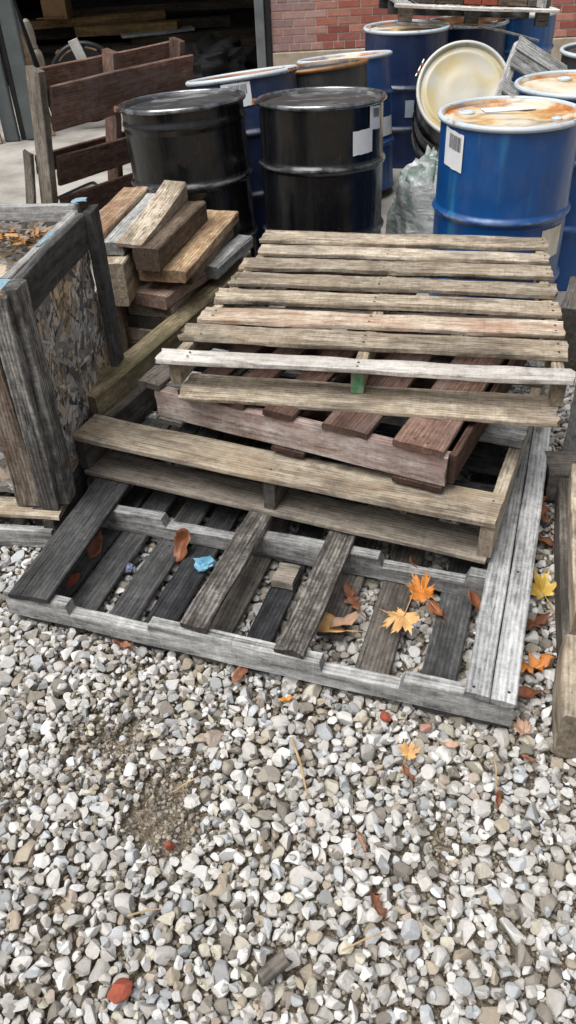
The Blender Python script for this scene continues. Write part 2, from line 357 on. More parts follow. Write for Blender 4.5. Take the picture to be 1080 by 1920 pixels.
def box(name, lo, hi, mat, parent=None, bev=.004, mw=None, seg=1):
    bm = bmesh.new(); bmesh.ops.create_cube(bm, size=1)
    lo, hi = Vector(lo), Vector(hi)
    for v in bm.verts: v.co = Vector([(lo[i] + hi[i]) / 2 + v.co[i] * (hi[i] - lo[i]) for i in range(3)])
    if bev: bmesh.ops.bevel(bm, geom=bm.edges[:], offset=bev, segments=seg, affect='EDGES')
    me = bpy.data.meshes.new(name); bm.to_mesh(me); bm.free()
    return link(name, me, mat, parent, mw)

def lathe(name, prof, mat, parent=None, seg=96, close=True, mw=None, fn=None, ang=.5):
    V = []; F = []; n = len(prof)
    for i in range(seg):
        a = 2 * math.pi * i / seg
        for (rr, z) in prof:
            v = Vector((rr * math.cos(a), rr * math.sin(a), z))
            if fn: v = fn(v)
            V.append(v)
    for i in range(seg):
        j = (i + 1) % seg
        for k in range(n - 1):
            F.append((i * n + k, j * n + k, j * n + k + 1, i * n + k + 1))
    if close:
        F.append(tuple(i * n for i in range(seg))[::-1]); F.append(tuple(i * n + n - 1 for i in range(seg)))
    return build(name, V, F, mat, parent, mw, ang)

def tube(name, pts, rad, mat, parent=None, seg=8, mw=None):
    V = []; F = []; n = len(pts); pts = [Vector(q) for q in pts]
    for k, q in enumerate(pts):
        t = (pts[min(k + 1, n - 1)] - pts[max(k - 1, 0)]).normalized()
        a = t.orthogonal().normalized(); b = t.cross(a)
        rr = rad[k] if isinstance(rad, (list, tuple)) else rad
        if k and a.dot(pa) < 0: a = -a; b = -b
        if k: a = (pa - t * pa.dot(t)).normalized(); b = t.cross(a)
        pa = a
        for s in range(seg):
            u = 2 * math.pi * s / seg; V.append(q + (a * math.cos(u) + b * math.sin(u)) * rr)
    for k in range(n - 1):
        for s in range(seg):
            s2 = (s + 1) % seg; F.append((k * seg + s, k * seg + s2, (k + 1) * seg + s2, (k + 1) * seg + s))
    F.append(tuple(range(seg))[::-1]); F.append(tuple((n - 1) * seg + s for s in range(seg)))
    return build(name, V, F, mat, parent, mw)

# ------------------------------------------------------------------ SETTING: ground, slab, gravel
def sheet(name, x0, x1, y0, y1, z, mat, nx=2, ny=2, amp=0.):
    V = []; F = []
    for j in range(ny + 1):
        for i in range(nx + 1):
            x = x0 + (x1 - x0) * i / nx; y = y0 + (y1 - y0) * j / ny
            V.append((x, y, z + amp * noise.noise((x * 3, y * 3, 0))))
    for j in range(ny):
        for i in range(nx):
            a = j * (nx + 1) + i; F.append((a, a + 1, a + nx + 2, a + nx + 1))
    return tag(build(name, V, F, mat, None), kind='structure')
sheet('ground', -60, 60, -60, 60, -.042, M['dirt'], 4, 4)
bm = bmesh.new(); bmesh.ops.create_cube(bm, size=1)
slab = box('concrete_slab', (-14, 3.45, -.2), (14, 9.0, -.002), M['concrete'], None, .01); tag(slab, kind='structure')
slab2 = box('garage_floor', (-8, 9.004, -.2), (8, 18, -.006), M['concrete'], None, 0); tag(slab2, kind='structure')

# icosphere based stones
def ico(sub):
    bm = bmesh.new(); bmesh.ops.create_icosphere(bm, subdivisions=sub, radius=1)
    V = np.array([v.co[:] for v in bm.verts]); F = np.array([[l.vert.index for l in f.loops] for f in bm.faces]); bm.free(); return V, F
def protos(sub, n):
    V0, F = ico(sub); out = []
    for _ in range(n):
        V = V0.copy()
        for _k in range(RNG.integers(10, 16)):
            nn = RNG.normal(size=3); nn /= np.linalg.norm(nn); d = RNG.uniform(.39, .78)
            s = V @ nn; over = np.maximum(s - d, 0); V -= np.outer(over * .985, nn)
        V += .02 * np.sin(V0 * RNG.uniform(3, 6) + RNG.uniform(0, 6, 3))
        V /= np.abs(V[:, :2]).max() * 1.0
        out.append(V)
    return out, F
PH, FH = protos(3, 40); PM, FM_ = protos(2, 30); PS, FS_ = protos(1, 12)
pal = np.array([(.47, .455, .43), (.42, .40, .37), (.52, .51, .49), (.35, .335, .31), (.30, .305, .305), (.38, .39, .40), (.25, .225, .19), (.31, .265, .205), (.19, .17, .145), (.43, .40, .33), (.60, .59, .575), (.36, .30, .25)])
pw = np.array([.17, .15, .14, .11, .07, .09, .06, .05, .04, .05, .05, .02]); pw /= pw.sum()

X0, X1, Y0, Y1, CS = -1.75, 1.9, .3, 3.5, .004
gx, gy = int((X1 - X0) / CS), int((Y1 - Y0) / CS)
HM = np.full((gx, gy), -.042)
def dirtmask(x, y):
    v = noise.noise((x * 1.9 + 3.1, y * 1.9 + 8.7, 2.)) * .8 + noise.noise((x * 5, y * 5, 7.)) * .35
    for cx, cy, rr, s in ((-.33, 1.0, .17, .68), (-.75, 1.15, .25, .72), (-.02, 1.16, .10, .4), (-.50, .78, .15, .6), (-.2, .62, .1, .4), (-.5, 1.32, .13, .2), (.48, .80, .08, .3), (-.1, .55, .1, .2), (-.8, 1.45, .16, .5), (-.25, .55, .1, .45), (.3, .93, .07, .35), (.75, .85, .12, .4)):
        v += s * math.exp(-((x - cx) ** 2 + (y - cy) ** 2) / rr ** 2)
    return v
stones = []
def inside_p1(x, y):
    c_, s_ = math.cos(D(-20)), math.sin(D(-20)); dx, dy = x + .828, y - 1.69
    lx, ly = dx * c_ + dy * s_, -dx * s_ + dy * c_
    return -.0 < lx < 1.43 and -.0 < ly < 1.27
def deposit(n, rlo, rhi, tries, cls, rej, sink=.35):
    for _ in range(n):
        best = None
        rad = rlo + (rhi - rlo) * RNG.random() ** 1.7
        el = RNG.uniform(.58, 1.); hz = rad * RNG.uniform(.5, .78); k = max(1, int(rad * .85 / CS))
        for _t in range(tries):
            while True:
                y = RNG.uniform(Y0 + .06, Y1 - .06); x = RNG.uniform(X0 + .06, X1 - .06)
                if abs(x) < .72 + .34 * y and not (y > 2.15 and -.5 < x < .55) and (y < 2.3 or x > .3 or RNG.random() < .25): break
            i, j = int((x - X0) / CS), int((y - Y0) / CS)
            b = HM[i - k:i + k + 1:2, j - k:j + k + 1:2]
            sc = b.mean() + .6 * b.max()
            if best is None or sc < best[0]: best = (sc, x, y, i, j, b.mean(), b.max())
        _, x, y, i, j, bmn, bmx = best
        dm = dirtmask(x, y)
        if rej and dm > rej[0] and RNG.random() < min(1, (dm - rej[0]) * rej[1]): continue
        if bmx > .002: continue
        z = bmn + hz * (1 - sink)
        yaw = RNG.uniform(0, 6.283); kk = int(rad / CS) + 1
        ii = np.arange(max(0, i - kk), min(gx, i + kk + 1)); jj = np.arange(max(0, j - kk), min(gy, j + kk + 1))
        XX = X0 + ii[:, None] * CS - x; YY = Y0 + jj[None, :] * CS - y
        u = (XX * math.cos(yaw) + YY * math.sin(yaw)) / rad; vv = (-XX * math.sin(yaw) + YY * math.cos(yaw)) / (rad * el)
        q = 1 - u * u - vv * vv
        sub = HM[ii[0]:ii[-1] + 1, jj[0]:jj[-1] + 1]
        np.maximum(sub, np.where(q > 0, z + hz * np.sqrt(np.maximum(q, 0)) * .9, -1), out=sub)
        stones.append((x, y, z, rad, rad * el, hz, yaw, cls))
deposit(34000, .004, .0095, 1, 0, None, .2)
deposit(2300, .019, .033, 5, 2, (.22, 3.5), .45)
deposit(9000, .0125, .0225, 6, 1, (.28, 3.), .35)
deposit(8000, .0095, .016, 6, 1, (.36, 3.), .3)
deposit(5000, .004, .008, 4, 0, None, .3)
top = np.percentile(HM, 80)
def merge(cls_list, P, F):
    sel = [s for s in stones if s[7] in cls_list]; nV = P[0].shape[0]; n = len(sel)
    V = np.empty((n * nV, 3)); C = np.empty((n * nV, 4)); C[:, 3] = 1
    for k, (x, y, z, rx, ry, rz, yaw, cl) in enumerate(sel):
        Q = P[RNG.integers(len(P))]
        rot = RNG.uniform(-.25, .25, 2)
        A = Q * (rx, ry, rz * 1.12)
        A = A @ np.array([[1, 0, rot[0]], [0, 1, rot[1]], [-rot[0], -rot[1], 1]])
        cy, sy = math.cos(yaw), math.sin(yaw)
        A = A @ np.array([[cy, sy, 0], [-sy, cy, 0], [0, 0, 1]])
        zz = z - top - (.014 if inside_p1(x, y) else .0)
        V[k * nV:(k + 1) * nV] = A + (x, y, zz)
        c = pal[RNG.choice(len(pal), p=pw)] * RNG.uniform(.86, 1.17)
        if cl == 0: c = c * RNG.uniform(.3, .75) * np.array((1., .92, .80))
        C[k * nV:(k + 1) * nV, :3] = c
    FF = (F[None] + (np.arange(n) * nV)[:, None, None]).reshape(-1, 3)
    return V, FF, C
def npmesh(name, V, F, C):
    me = bpy.data.meshes.new(name); me.vertices.add(len(V)); me.vertices.foreach_set('co', V.ravel())
    me.loops.add(F.size); me.loops.foreach_set('vertex_index', F.ravel().astype(np.int32))
    me.polygons.add(len(F)); me.polygons.foreach_set('loop_start', np.arange(0, F.size, F.shape[1], dtype=np.int32))
    me.polygons.foreach_set('use_smooth', np.zeros(len(F), dtype=bool))
    at = me.color_attributes.new('tone', 'FLOAT_COLOR', 'POINT'); at.data.foreach_set('color', C.ravel())
    me.update(); me.validate(); return me
a = merge([1, 2], PH, FH) if False else None
near = [s for s in stones if s[7] >= 1 and s[1] < 1.75]; far = [s for s in stones if not (s[7] >= 1 and s[1] < 1.75)]
stones = [(*s[:7], 5 + s[7]) for s in near] + [(*s[:7], s[7]) for s in far]
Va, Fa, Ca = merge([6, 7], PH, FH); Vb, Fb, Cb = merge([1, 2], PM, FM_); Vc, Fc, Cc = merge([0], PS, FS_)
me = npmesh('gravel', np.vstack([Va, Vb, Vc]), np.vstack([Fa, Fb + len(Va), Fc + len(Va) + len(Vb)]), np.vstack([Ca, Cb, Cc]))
gr = link('gravel', me, M['stones'], None, None, None)
tag(gr, 'pale grey limestone gravel covering the ground in front of the pallets', 'gravel', kind='stuff')
def surf(x, y):
    i, j = int((x - X0) / CS), int((y - Y0) / CS)
    if 3 < i < gx - 4 and 3 < j < gy - 4: return float(HM[i - 3:i + 4, j - 3:j + 4].max()) - top
    return 0.

# ------------------------------------------------------------------ BUILDING
bld = thing('brick_building', 'red brick building with a pale stone base and wide open dark doorway', 'building', (0, 9, 0))
# bricks
V = []; F = []; C = []
def cubo(x0, x1, y0, y1, z0, z1, col):
    b = len(V)
    e = .003
    for (x, y, z) in ((x0, y1, z0), (x1, y1, z0), (x1, y1, z1), (x0, y1, z1), (x0, y0 + e, z0), (x1, y0 + e, z0), (x1, y0 + e, z1), (x0, y0 + e, z1), (x0 + e, y0, z0 + e), (x1 - e, y0, z0 + e), (x1 - e, y0, z1 - e), (x0 + e, y0, z1 - e)):
        V.append((x, y, z)); C.append((*col, 1))
    for f in ((0, 1, 5, 4), (1, 2, 6, 5), (2, 3, 7, 6), (3, 0, 4, 7), (4, 5, 9, 8), (5, 6, 10, 9), (6, 7, 11, 10), (7, 4, 8, 11), (8, 9, 10, 11)):
        F.append(tuple(b + i for i in f))
bc = [(.27, .085, .06), (.33, .12, .085), (.22, .065, .05), (.38, .17, .13), (.28, .10, .085), (.18, .06, .05)]
z = .385; row = 0
while z < 3.6:
    hd = row % 6 == 0
    bw = .0985 if hd else .206
    x = .085 + (0 if row % 2 else -bw / 2)
    while x < 7:
        c = random.choice(bc); k = random.uniform(.85, 1.2)
        pl = .35 * max(0, noise.noise((x * 1.3, z * 2.3, 3))) + (.25 if x < .5 else 0)
        c = tuple((q * (1 - pl) + .42 * pl) * k for q in c)
        xa = max(x, .085); jz = random.uniform(-.0015, .0015); jy = random.uniform(-.002, .002)
        if x + bw - xa > .03: cubo(xa, x + bw, jy - .008, .05, z + jz, z + .057 + jz, c)
        x += bw + .0105
    z += .0675; row += 1
me = bpy.data.meshes.new('brick_wall'); me.from_pydata(V, [], F)
at = me.color_attributes.new('tone', 'FLOAT_COLOR', 'POINT'); at.data.foreach_set('color', np.array(C).ravel())
link('brick_facing', me, M['bricks'], bld, None, None)
box('wall_core', (.085, .0, .38), (7, .3, 3.6), M['mortar'], bld, 0)
box('light_cutting_lintel', (-6.5, -.02, 2.3), (.08, .3, 3.6), M['frame'], bld, .01)  # out of view; hung low to cut the sky light entering the garage
box('stone_base', (.085, -.03, .0), (7, .28, .374), M['limestone'], bld, .008)
box('door_frame', (-.07, -.06, -.002), (.02, .2, 2.29), M['frame'], bld, .008)
box('door_track', (.024, -.035, -.002), (.079, .1, 2.29), M['darksteel'], bld, .006)
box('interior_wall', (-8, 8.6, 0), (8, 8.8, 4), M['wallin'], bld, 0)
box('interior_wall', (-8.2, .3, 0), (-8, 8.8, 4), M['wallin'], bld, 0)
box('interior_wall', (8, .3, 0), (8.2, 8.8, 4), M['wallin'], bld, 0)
box('sky_blocking_roof', (-8.2, .0, 4.0), (8.2, 8.8, 4.2), M['wallin'], bld, 0)  # unseen cover added over the garage to block sky light
box('left_wall', (-8.2, 0, 0), (-4.6, .3, 3.6), M['mortar'], bld, .0)
box('parapet', (-8.2, .0, 3.62), (8.2, .3, 3.98), M['mortar'], bld, 0)

# steel door panels and leaning things at left
t = thing('steel_door', 'grey green folded steel door panels standing at the left edge', 'door', (0, 0, 0))
box('door_panel', (-2.12, 7.6, .0), (-1.985, 7.66, 3.0), M['steel'], t, .012)
box('door_gap_shade', (-2.17, 7.63, .0), (-2.125, 7.70, 3.0), M['darksteel'], t, .006)  # dark strip standing in for the shaded gap between the two panels
box('door_panel', (-2.30, 7.58, .0), (-2.175, 7.64, 3.0), M['steel'], t, .01)
t2 = board('leaning_plank', (-2.42, 7.55, .0), (-2.50, 7.62, 1.5), .22, .03, W['pinkb'], upv=(0, -1, 0)); tag(t2, 'pinkish plank leaning behind the steel door at the left edge', 'plank')
t2 = board('leaning_board', (-1.93, 7.74, .0), (-2.06, 7.86, .8), .08, .02, W['gold'], upv=(0, -1, 0)); tag(t2, 'short tan board leaning beside the steel door', 'board')
for i, (x, xx, y, mt, lb, nm) in enumerate(((-1.94, -2.17, 7.9, 'frame', 'pale grey metal strip leaning by the steel door', 'metal_strip'), (-1.90, -2.2, 8.0, 'darksteel', 'dark metal strip leaning behind the pale grey one', 'metal_strip'))):
    o = board(nm, (x, y, .0), (xx, y + .1, 1.5), .05, .015, M[mt], upv=(0, -1, 0), rag=0, wob=.0005); tag(o, lb, 'metal strip', 'metal strips leaning by the door')
o = box('dark_sheet', (-1.90, 8.02, 0), (-1.86, 8.3, .55), M['darksteel'], None, .004); o.rotation_euler = (0, D(-3), 0); tag(o, 'small dark sheet standing between the strips and the white post', 'metal sheet')
prof = [(.045, 0), (.045, .5), (.048, .52), (.05, .56), (.046, .60), (.03, .625), (.034, .64), (.028, .66), (.035, .70), (.040, .74), (.038, .80), (.030, .84), (.012, .86)]
o = lathe('turned_post', prof, M['cream'], None, 20, True); o.location = (-1.93, 8.15, 0); o.rotation_euler = (0, D(-8), 0); tag(o, 'old cream turned wooden post leaning inside the doorway', 'post')

# garage interior
o = None
PL = [(-2.75, 11.0, -1.15, 11.2, .56, .10, 'yellow', 'long yellow plank on top of the indoor lumber pile'),
      (-2.15, 10.9, -.95, 10.7, .50, .12, 'yellow', 'thick yellow beam lying nearest on the indoor lumber pile'),
      (-2.9, 11.3, -.4, 11.5, .46, .14, 'shadedb', 'brown plank in the middle of the indoor lumber pile'),
      (-2.3, 11.5, .0, 11.3, .62, .10, 'shadedb', 'upper back plank of the indoor lumber pile'),
      (-1.5, 10.6, .3, 10.7, .40, .10, 'shadedb', 'dark plank at the right end of the indoor lumber pile'),
      (-1.7, 10.5, .2, 10.45, .33, .09, 'shadedb', 'lowest dark plank at the right of the indoor pile'),
      (-1.6, 10.5, -.8, 10.7, .42, .03, 'grey', 'thin grey lath lying askew on the indoor pile'),
      (-2.9, 10.9, -1.3, 10.9, .30, .12, 'shadedb', 'dark brown beam low in the indoor lumber pile'),
      (-1.9, 11.9, -.2, 12.1, .75, .09, 'yellow', 'far yellow plank behind the indoor lumber pile')]
for (x0, y0, x1, y1, z, th, mt, lb) in PL:
    o = board('stored_plank', (x0, y0, z - th), (x1, y1, z - th + .02), .22, th * .85, W[mt], rag=.01); tag(o, lb, 'plank', 'planks stored inside the garage')
o = box('storage_bench', (-3.0, 10.3, 0), (.35, 12.2, .235), M['tarp'], None, .03); tag(o, 'low dark platform under the indoor lumber pile', 'platform')
o = box('storage_crate', (-2.5, 11.95, .236), (-.6, 12.6, .64), M['tarp'], None, .03); tag(o, 'dark covered crate behind the indoor lumber pile', 'crate')
t = thing('cardboard_box', 'open cardboard box beside the spoked wheel in the garage', 'box', (-1.93, 9.7, 0), (0, 0, D(6)))
box('box_body', (-.22, -.15, 0), (.16, .2, .40), M['card'], t, .006)
box('box_flap', (-.24, -.2, .40), (.18, .02, .406), M['card'], t, .001)
t = thing('cardboard_box', 'small cardboard box on top of the indoor lumber pile', 'box', (-2.35, 10.9, .565), (0, 0, D(-4)))
box('box_body', (-.14, -.13, 0), (.14, .13, .2), M['card'], t, .006)
box('box_flap', (-.2, -.2, .02), (.1, -.135, .03), M['card'], t, .001)
# dark heap
def heap(name, cx, cy, rx, ry, h, mat, lb, cat, nse=.15, z0=-.004, sc=4., pw_=.6, fold=0.):
    V = []; F = []; nu, nv = 56, 22
    for j in range(nv + 1):
        for i in range(nu):
            u = 2 * math.pi * i / nu; q = j / nv
            rr = min(1, q * 1.25) if q < .8 else 1
            rad = math.sin(q * math.pi / 2) ** pw_ if q > 0 else 0
            hh = h * (1 - q ** 3.)
            d = Vector((math.cos(u) * rad, math.sin(u) * rad, hh / max(h, .01)))
            k = 1 + nse * noise.noise((d.x * sc * .6, d.y * sc * .6, d.z * sc)) + nse * .5 * noise.noise((d.x * sc * 2, d.y * sc * 2, d.z * sc * 2 + 5))
            if fold: k += fold * abs(noise.noise((u * 2.2 + d.z * 2.5, d.z * 1.2, 9))) + fold * .6 * abs(noise.noise((u * 5 - d.z * 4, d.z * 3, 4)))
            V.append((cx + rx * d.x * k, cy + ry * d.y * k, z0 + hh * k if j < nv else z0))
    for j in range(nv):
        for i in range(nu):
            i2 = (i + 1) % nu; F.append((j * nu + i, (j + 1) * nu + i, (j + 1) * nu + i2, j * nu + i2))
    o = build(name, V, F, mat, None, None, 1.2); return tag(o, lb, cat)
heap('canvas_heap', -.72, 9.9, .55, .5, .36, M['tarp'], 'black canvas heap on the garage floor behind the drums', 'heap', .3)
t = thing('spoked_wheel', 'large black spoked wheel standing behind the red pallet', 'wheel', (-1.57, 7.95, .37), (0, 0, D(8)))
rg = [(.30 + .022 * math.cos(a), .035 * math.sin(a)) for a in np.linspace(0, 2 * math.pi, 11)]
rot = Matrix.Rotation(D(90), 4, 'X')
lathe('wheel_rim', rg, M['darksteel'], t, 64, False, rot)
lathe('hub', [(.04, -.06), (.05, -.05), (.05, .05), (.04, .06)], M['darksteel'], t, 20, True, rot)
for k in range(6):
    a = k * math.pi / 3 + .45
    tube('spoke', [(.05 * math.cos(a), 0, .05 * math.sin(a)), (.285 * math.cos(a), 0, .285 * math.sin(a))], .011, M['frame' if k % 2 else 'darksteel'], t)
lathe('wheel_disc', [(.01, 0.035), (.27, .035), (.27, .045), (.01, .045)], M['tarp'], t, 48, True, rot)
o = board('white_bracket', (-1.47, 7.86, .30), (-1.60, 7.80, .72), .085, .02, M['whitepaint'], upv=(0, -1, 0), rag=0, wob=.0005); tag(o, 'white metal bracket leaning on the spoked wheel', 'bracket')
hp = [(-1.55 + .75 * q + .05 * math.sin(q * 9), 5.7 + .35 * math.sin(q * 5.5) + .3 * q, .012) for q in np.linspace(0, 1, 30)]
o = tube('hose', hp, .010, M['darksteel']); tag(o, 'thin black cable lying on the concrete behind the red pallet', 'cable')

# ------------------------------------------------------------------ DRUMS
def drum(label, x, y, body, ring, lid, h=.88, R=.286, ribs=(.30, .60), tilt=(0, 0), bolt=None, labels=(), bung=True, lidinset=.018, z0=0., open_=False, bead=None, mw=None, lid_sticker=None, rot=0.):
    t = thing('steel_drum', label, 'drum', (x, y, z0), (0, 0, 0), 'steel drums standing in front of the brick wall')
    if mw is not None: t.matrix_world = mw
    elif tilt != (0, 0):
        q = Matrix.Rotation(D(tilt[0]), 4, 'X') @ Matrix.Rotation(D(tilt[1]), 4, 'Y')
        zz = R * math.sin(D(max(abs(tilt[0]), abs(tilt[1])))) * 1.0
        t.matrix_world = Matrix.Translation((x, y, z0 + zz * .98)) @ q
    prof = [(R - .01, .0), (R + .004, .0), (R + .006, .012), (R, .022)]
    zs = sorted(list(ribs) + ([bead] if bead else []))
    zc = .022
    for rb in zs:
        bwid = .03 if rb == bead else .026; am = .006 if rb == bead else .0135
        for q in np.linspace(-1, 1, 13):
            prof.append((R + am * (.5 + .5 * math.cos(q * math.pi)), rb + q * bwid))
    prof.append((R, h - .03)); prof.append((R + .001, h - .012))
    sd = random.uniform(0, 99)
    def fn(v):
        k = noise.noise((v.x * 4 + sd, v.y * 4, v.z * 3)) * .004
        n = Vector((v.x, v.y, 0)).normalized(); return v + n * k
    # densify straight stretches
    pf = []
    for a_, b_ in zip(prof, prof[1:]):
        pf.append(a_); nn = int((b_[1] - a_[1]) / .05)
        for q in range(1, nn): pf.append((a_[0] + (b_[0] - a_[0]) * q / nn, a_[1] + (b_[1] - a_[1]) * q / nn))
    pf.append(prof[-1])
    lathe('drum_body', pf, body, t, 96, False, None, fn, 1.)
    tr = .0105
    rp = [(R + .004 + tr * math.cos(a) * 1.05, h - .004 + tr * 1.15 * math.sin(a)) for a in np.linspace(0, 2 * math.pi, 15)]
    lathe('closing_ring', rp, ring, t, 96, False, None, None, 1.2)
    li = h - lidinset
    if not open_:
        lp = [(R - .003, h - .001), (R - .008, h - .003), (R - .012, li), (R - .03, li), (R - .036, li + .006), (R - .05, li + .007), (R - .06, li + .001), (.12, li - .001), (.10, li + .003), (.07, li + .003), (.001, li)]
        l = lathe('drum_lid', lp, lid, t, 96, False, None, lambda v: v + Vector((0, 0, .004 * noise.noise((v.x * 5 + sd, v.y * 5, 1)))), 1.)
        if bung:
            for k, (rr, a) in enumerate(((.19, rot), (.19, rot + math.pi))):
                b = lathe('bung', [(.034 - .012 * k, 0), (.034 - .012 * k, .008), (.026 - .01 * k, .012), (.024 - .01 * k, .007), (.001, .007)], ring, l, 24, False, Matrix.Translation((rr * math.cos(a), rr * math.sin(a), li + .001)))
        if lid_sticker:
            a, rr, sx, sy, an = lid_sticker
            build('lid_sticker', [(-sx, -sy, 0), (sx, -sy, .001), (sx, sy, 0), (-sx, sy, .001), (-sx, -sy, .003), (sx, -sy, .004), (sx, sy, .003), (-sx, sy, .004)],
                  [(3, 2, 1, 0), (4, 5, 6, 7), (0, 1, 5, 4), (1, 2, 6, 5), (2, 3, 7, 6), (3, 0, 4, 7)], M['paper'], l, Matrix.Translation((rr * math.cos(a), rr * math.sin(a), li + .005)) @ Matrix.Rotation(an, 4, 'Z'))
    else:
        lathe('inner_wall', [(R - .004, h - .004), (R - .006, .6), (R - .006, .25), (.001, .25)], lid, t, 64, False, None, None, 1.)
    if bolt is not None:
        a = bolt; rr = R + .022
        mwb = Matrix.Rotation(a, 4, 'Z') @ Matrix.Translation((rr, 0, h - .006))
        b = box('ring_lug', (-.012, -.032, -.011), (.008, -.012, .011), M['rustbolt'], t, .003, mwb)
        box('ring_lug', (-.012, .016, -.011), (.008, .034, .011), M['rustbolt'], t, .003, mwb)
        tube('ring_bolt', [(0.004, -.055, 0), (.004, .05, 0)], .0055, M['zinc'], t, 8, mwb)
    ph0 = math.atan2(-y, -x)
    for (u, z0_, z1_, wd, tilt_, mt, bars) in labels:
        th = ph0 + math.asin(u); nseg = 8; V = []; F = []; fm = []
        def P(a, zz, off): return ((R + off) * math.cos(a), (R + off) * math.sin(a), zz)
        hw = wd / 2 / R
        for i in range(nseg + 1):
            f = i / nseg; a = th - hw + 2 * hw * f; dz = tilt_ * (f - .5)
            jag = .003 * noise.noise((f * 9, z0_ * 50, 0))
            V += [P(a, z0_ + dz + jag, .0045), P(a, z1_ + dz - jag, .0045)]
        for i in range(nseg): F.append((2 * i, 2 * i + 2, 2 * i + 3, 2 * i + 1)); fm.append(0)
        if bars:
            b0, b1 = z1_ - (z1_ - z0_) * .1, z1_ - (z1_ - z0_) * .48; f = .28
            while f < .88:
                bw = random.choice((.012, .02, .03)); k = len(V)
                a0, a1 = th - hw + 2 * hw * f, th - hw + 2 * hw * (f + bw); d0 = tilt_ * (f - .5)
                V += [P(a0, b1 + d0, .0055), P(a1, b1 + d0, .0055), P(a1, b0 + d0, .0055), P(a0, b0 + d0, .0055)]; F.append((k, k + 1, k + 2, k + 3)); fm.append(1); f += bw * 1.9
        build('drum_label', V, F, [M[mt], M['ink']], t, None, 1., fm)
    return t

drum('leaning black drum with a scuffed shoulder beside the standing red pallet', -.365, 4.10, M['blk'], M['ring_blk'], M['lid_blk'], ribs=(.27, .55), bead=.80, bolt=D(190), tilt=(-3, -2), bung=False)
drum('shiny black drum with two white labels in the middle of the front row', .25, 4.00, M['blk'], M['ring_blk'], M['lid_blk'], ribs=(.32, .62), bolt=D(178), bung=False, tilt=(-3, 0),
     labels=((.83, .765, .86, .085, -.006, 'paper', True), (.64, .675, .775, .115, .004, 'paper', False)))
drum('blue drum with a pale rim and barcode label between the two black drums', -.05, 4.66, M['navy'], M['ring_w'], M['lid_brown'], ribs=(.30, .60), tilt=(-7, -5), bolt=D(-30), h=.86,
     labels=((-.12, .73, .84, .15, 0, 'paper', True),))
drum('dusty black drum with a rusty rim behind the shiny black drum', .35, 5.08, M['blkd'], M['lid_brown'], M['lid_blk'], tilt=(-6, -4), ribs=(.3, .58), h=.82)
drum('worn blue drum with a torn label on its right edge near the tipped black drum', .545, 5.64, M['bluelt'], M['ring_w'], M['lid_rust'], ribs=(.28, .56), labels=((.86, .32, .43, .16, 0, 'paper', False),), h=.775, tilt=(-6, -3))
drum('tall navy drum with a rusty top and grey label behind the tipped black drum', 1.0, 6.42, M['navy'], M['ring_w'], M['lid_rust'], ribs=(.26, .52), labels=((.25, .34, .45, .12, 0, 'papergrey', False),), bolt=D(-20), h=.86, rot=1.)
drum('blue drum standing under the left half of the pallet of bricks', 1.52, 6.86, M['navy'], M['ring_w'], M['lid_brown'], ribs=(.29, .58), h=.82)
drum('blue drum standing under the right end of the pallet of bricks', 2.0, 7.25, M['blue'], M['ring_w'], M['lid_white'], ribs=(.29, .58), h=.82, bolt=D(-5))
drum('big bright blue drum with a rust stained lid at the right front', 1.015, 3.62, M['blue'], M['ring_w'], M['lid_rust'], ribs=(.51, .22), h=.88, rot=D(150),
     labels=((-.74, .705, .85, .115, -.018, 'paper', True), (.80, .34, .47, .13, .0, 'paperdirty', False)), lid_sticker=(D(80), .12, .11, .035, D(4)))
drum('blue drum with a chalky cream lid right behind the bright blue drum', 1.46, 4.10, M['blue'], M['ring_w'], M['lid_white'], ribs=(.3, .6), rot=D(95), h=.885)
drum('black drum with a pale rim at the far right edge', 1.98, 5.10, M['blkd'], M['ring_w'], M['lid_blk'], ribs=(.3, .6), h=.86)
# tipped black drum with cream lid facing the camera
n_ = Vector((-.10, -.83, .55)).normalized(); Lc = Vector((1.165, 5.22, .675)); hh = .68
X_ = Vector((1, 0, 0)); X_ = (X_ - n_ * X_.dot(n_)).normalized(); Y_ = n_.cross(X_)
mm = Matrix((X_, Y_, n_)).transposed().to_4x4(); mm.translation = Lc - n_ * hh
drum('tipped black drum showing its cream lid to the camera', 1.16, 5.3, M['blk'], M['ring_c'], M['lid_cream'], h=hh, R=.262, ribs=(.2, .44), bolt=D(150), bung=False, mw=mm, rot=1.2)

# stretch film bundle
heap('film_bundle', .84, 4.26, .20, .24, .47, M['film'], 'bundle wrapped in crumpled clear stretch film between black and blue drums', 'bundle', .16, 0, 3., .85, .28)
o = board('split_board', (.84, 3.92, .36), (.93, 4.06, .33), .05, .02, W['gold'], rag=.01); tag(o, 'splintered tan board end poking out beside the film bundle', 'board end')

# ------------------------------------------------------------------ PALLET OF BRICKS ON DRUMS
t = thing('pallet', 'grey wooden pallet lying on drums by the brick wall', 'pallet', (.93, 6.35, .885), (D(-1), D(4.3), D(1)))
box_z = .0
for y in (.5, .96): board('stringer', (0, y, .014), (1.05, y, .014), .035, .085, W['dgrey'], t)
for x in (.0, .46, .95): board('corner_block', (x, .02, .014), (x + .09, .02, .014), .05, .085, W['mgrey'], t)
board('bottom_board', (.0, .03, -.003), (.62, .02, -.012), .09, .016, W['grey'], t)
for k in range(7): board('deck_board', (.05 + k * .16, -.02, .100), (.05 + k * .16, 1.0, .100), .1, .018, W['grey'], t)
board('lead_board', (-.04, -.03, .10), (1.08, -.03, .101), .09, .02, W['white'], t)
board('bottom_board', (.55, .0, .0), (.98, -.04, -.075), .07, .014, W['grey'], t)
cols = ['brown', 'brown', 'dred', 'gold', 'brown', 'grey']
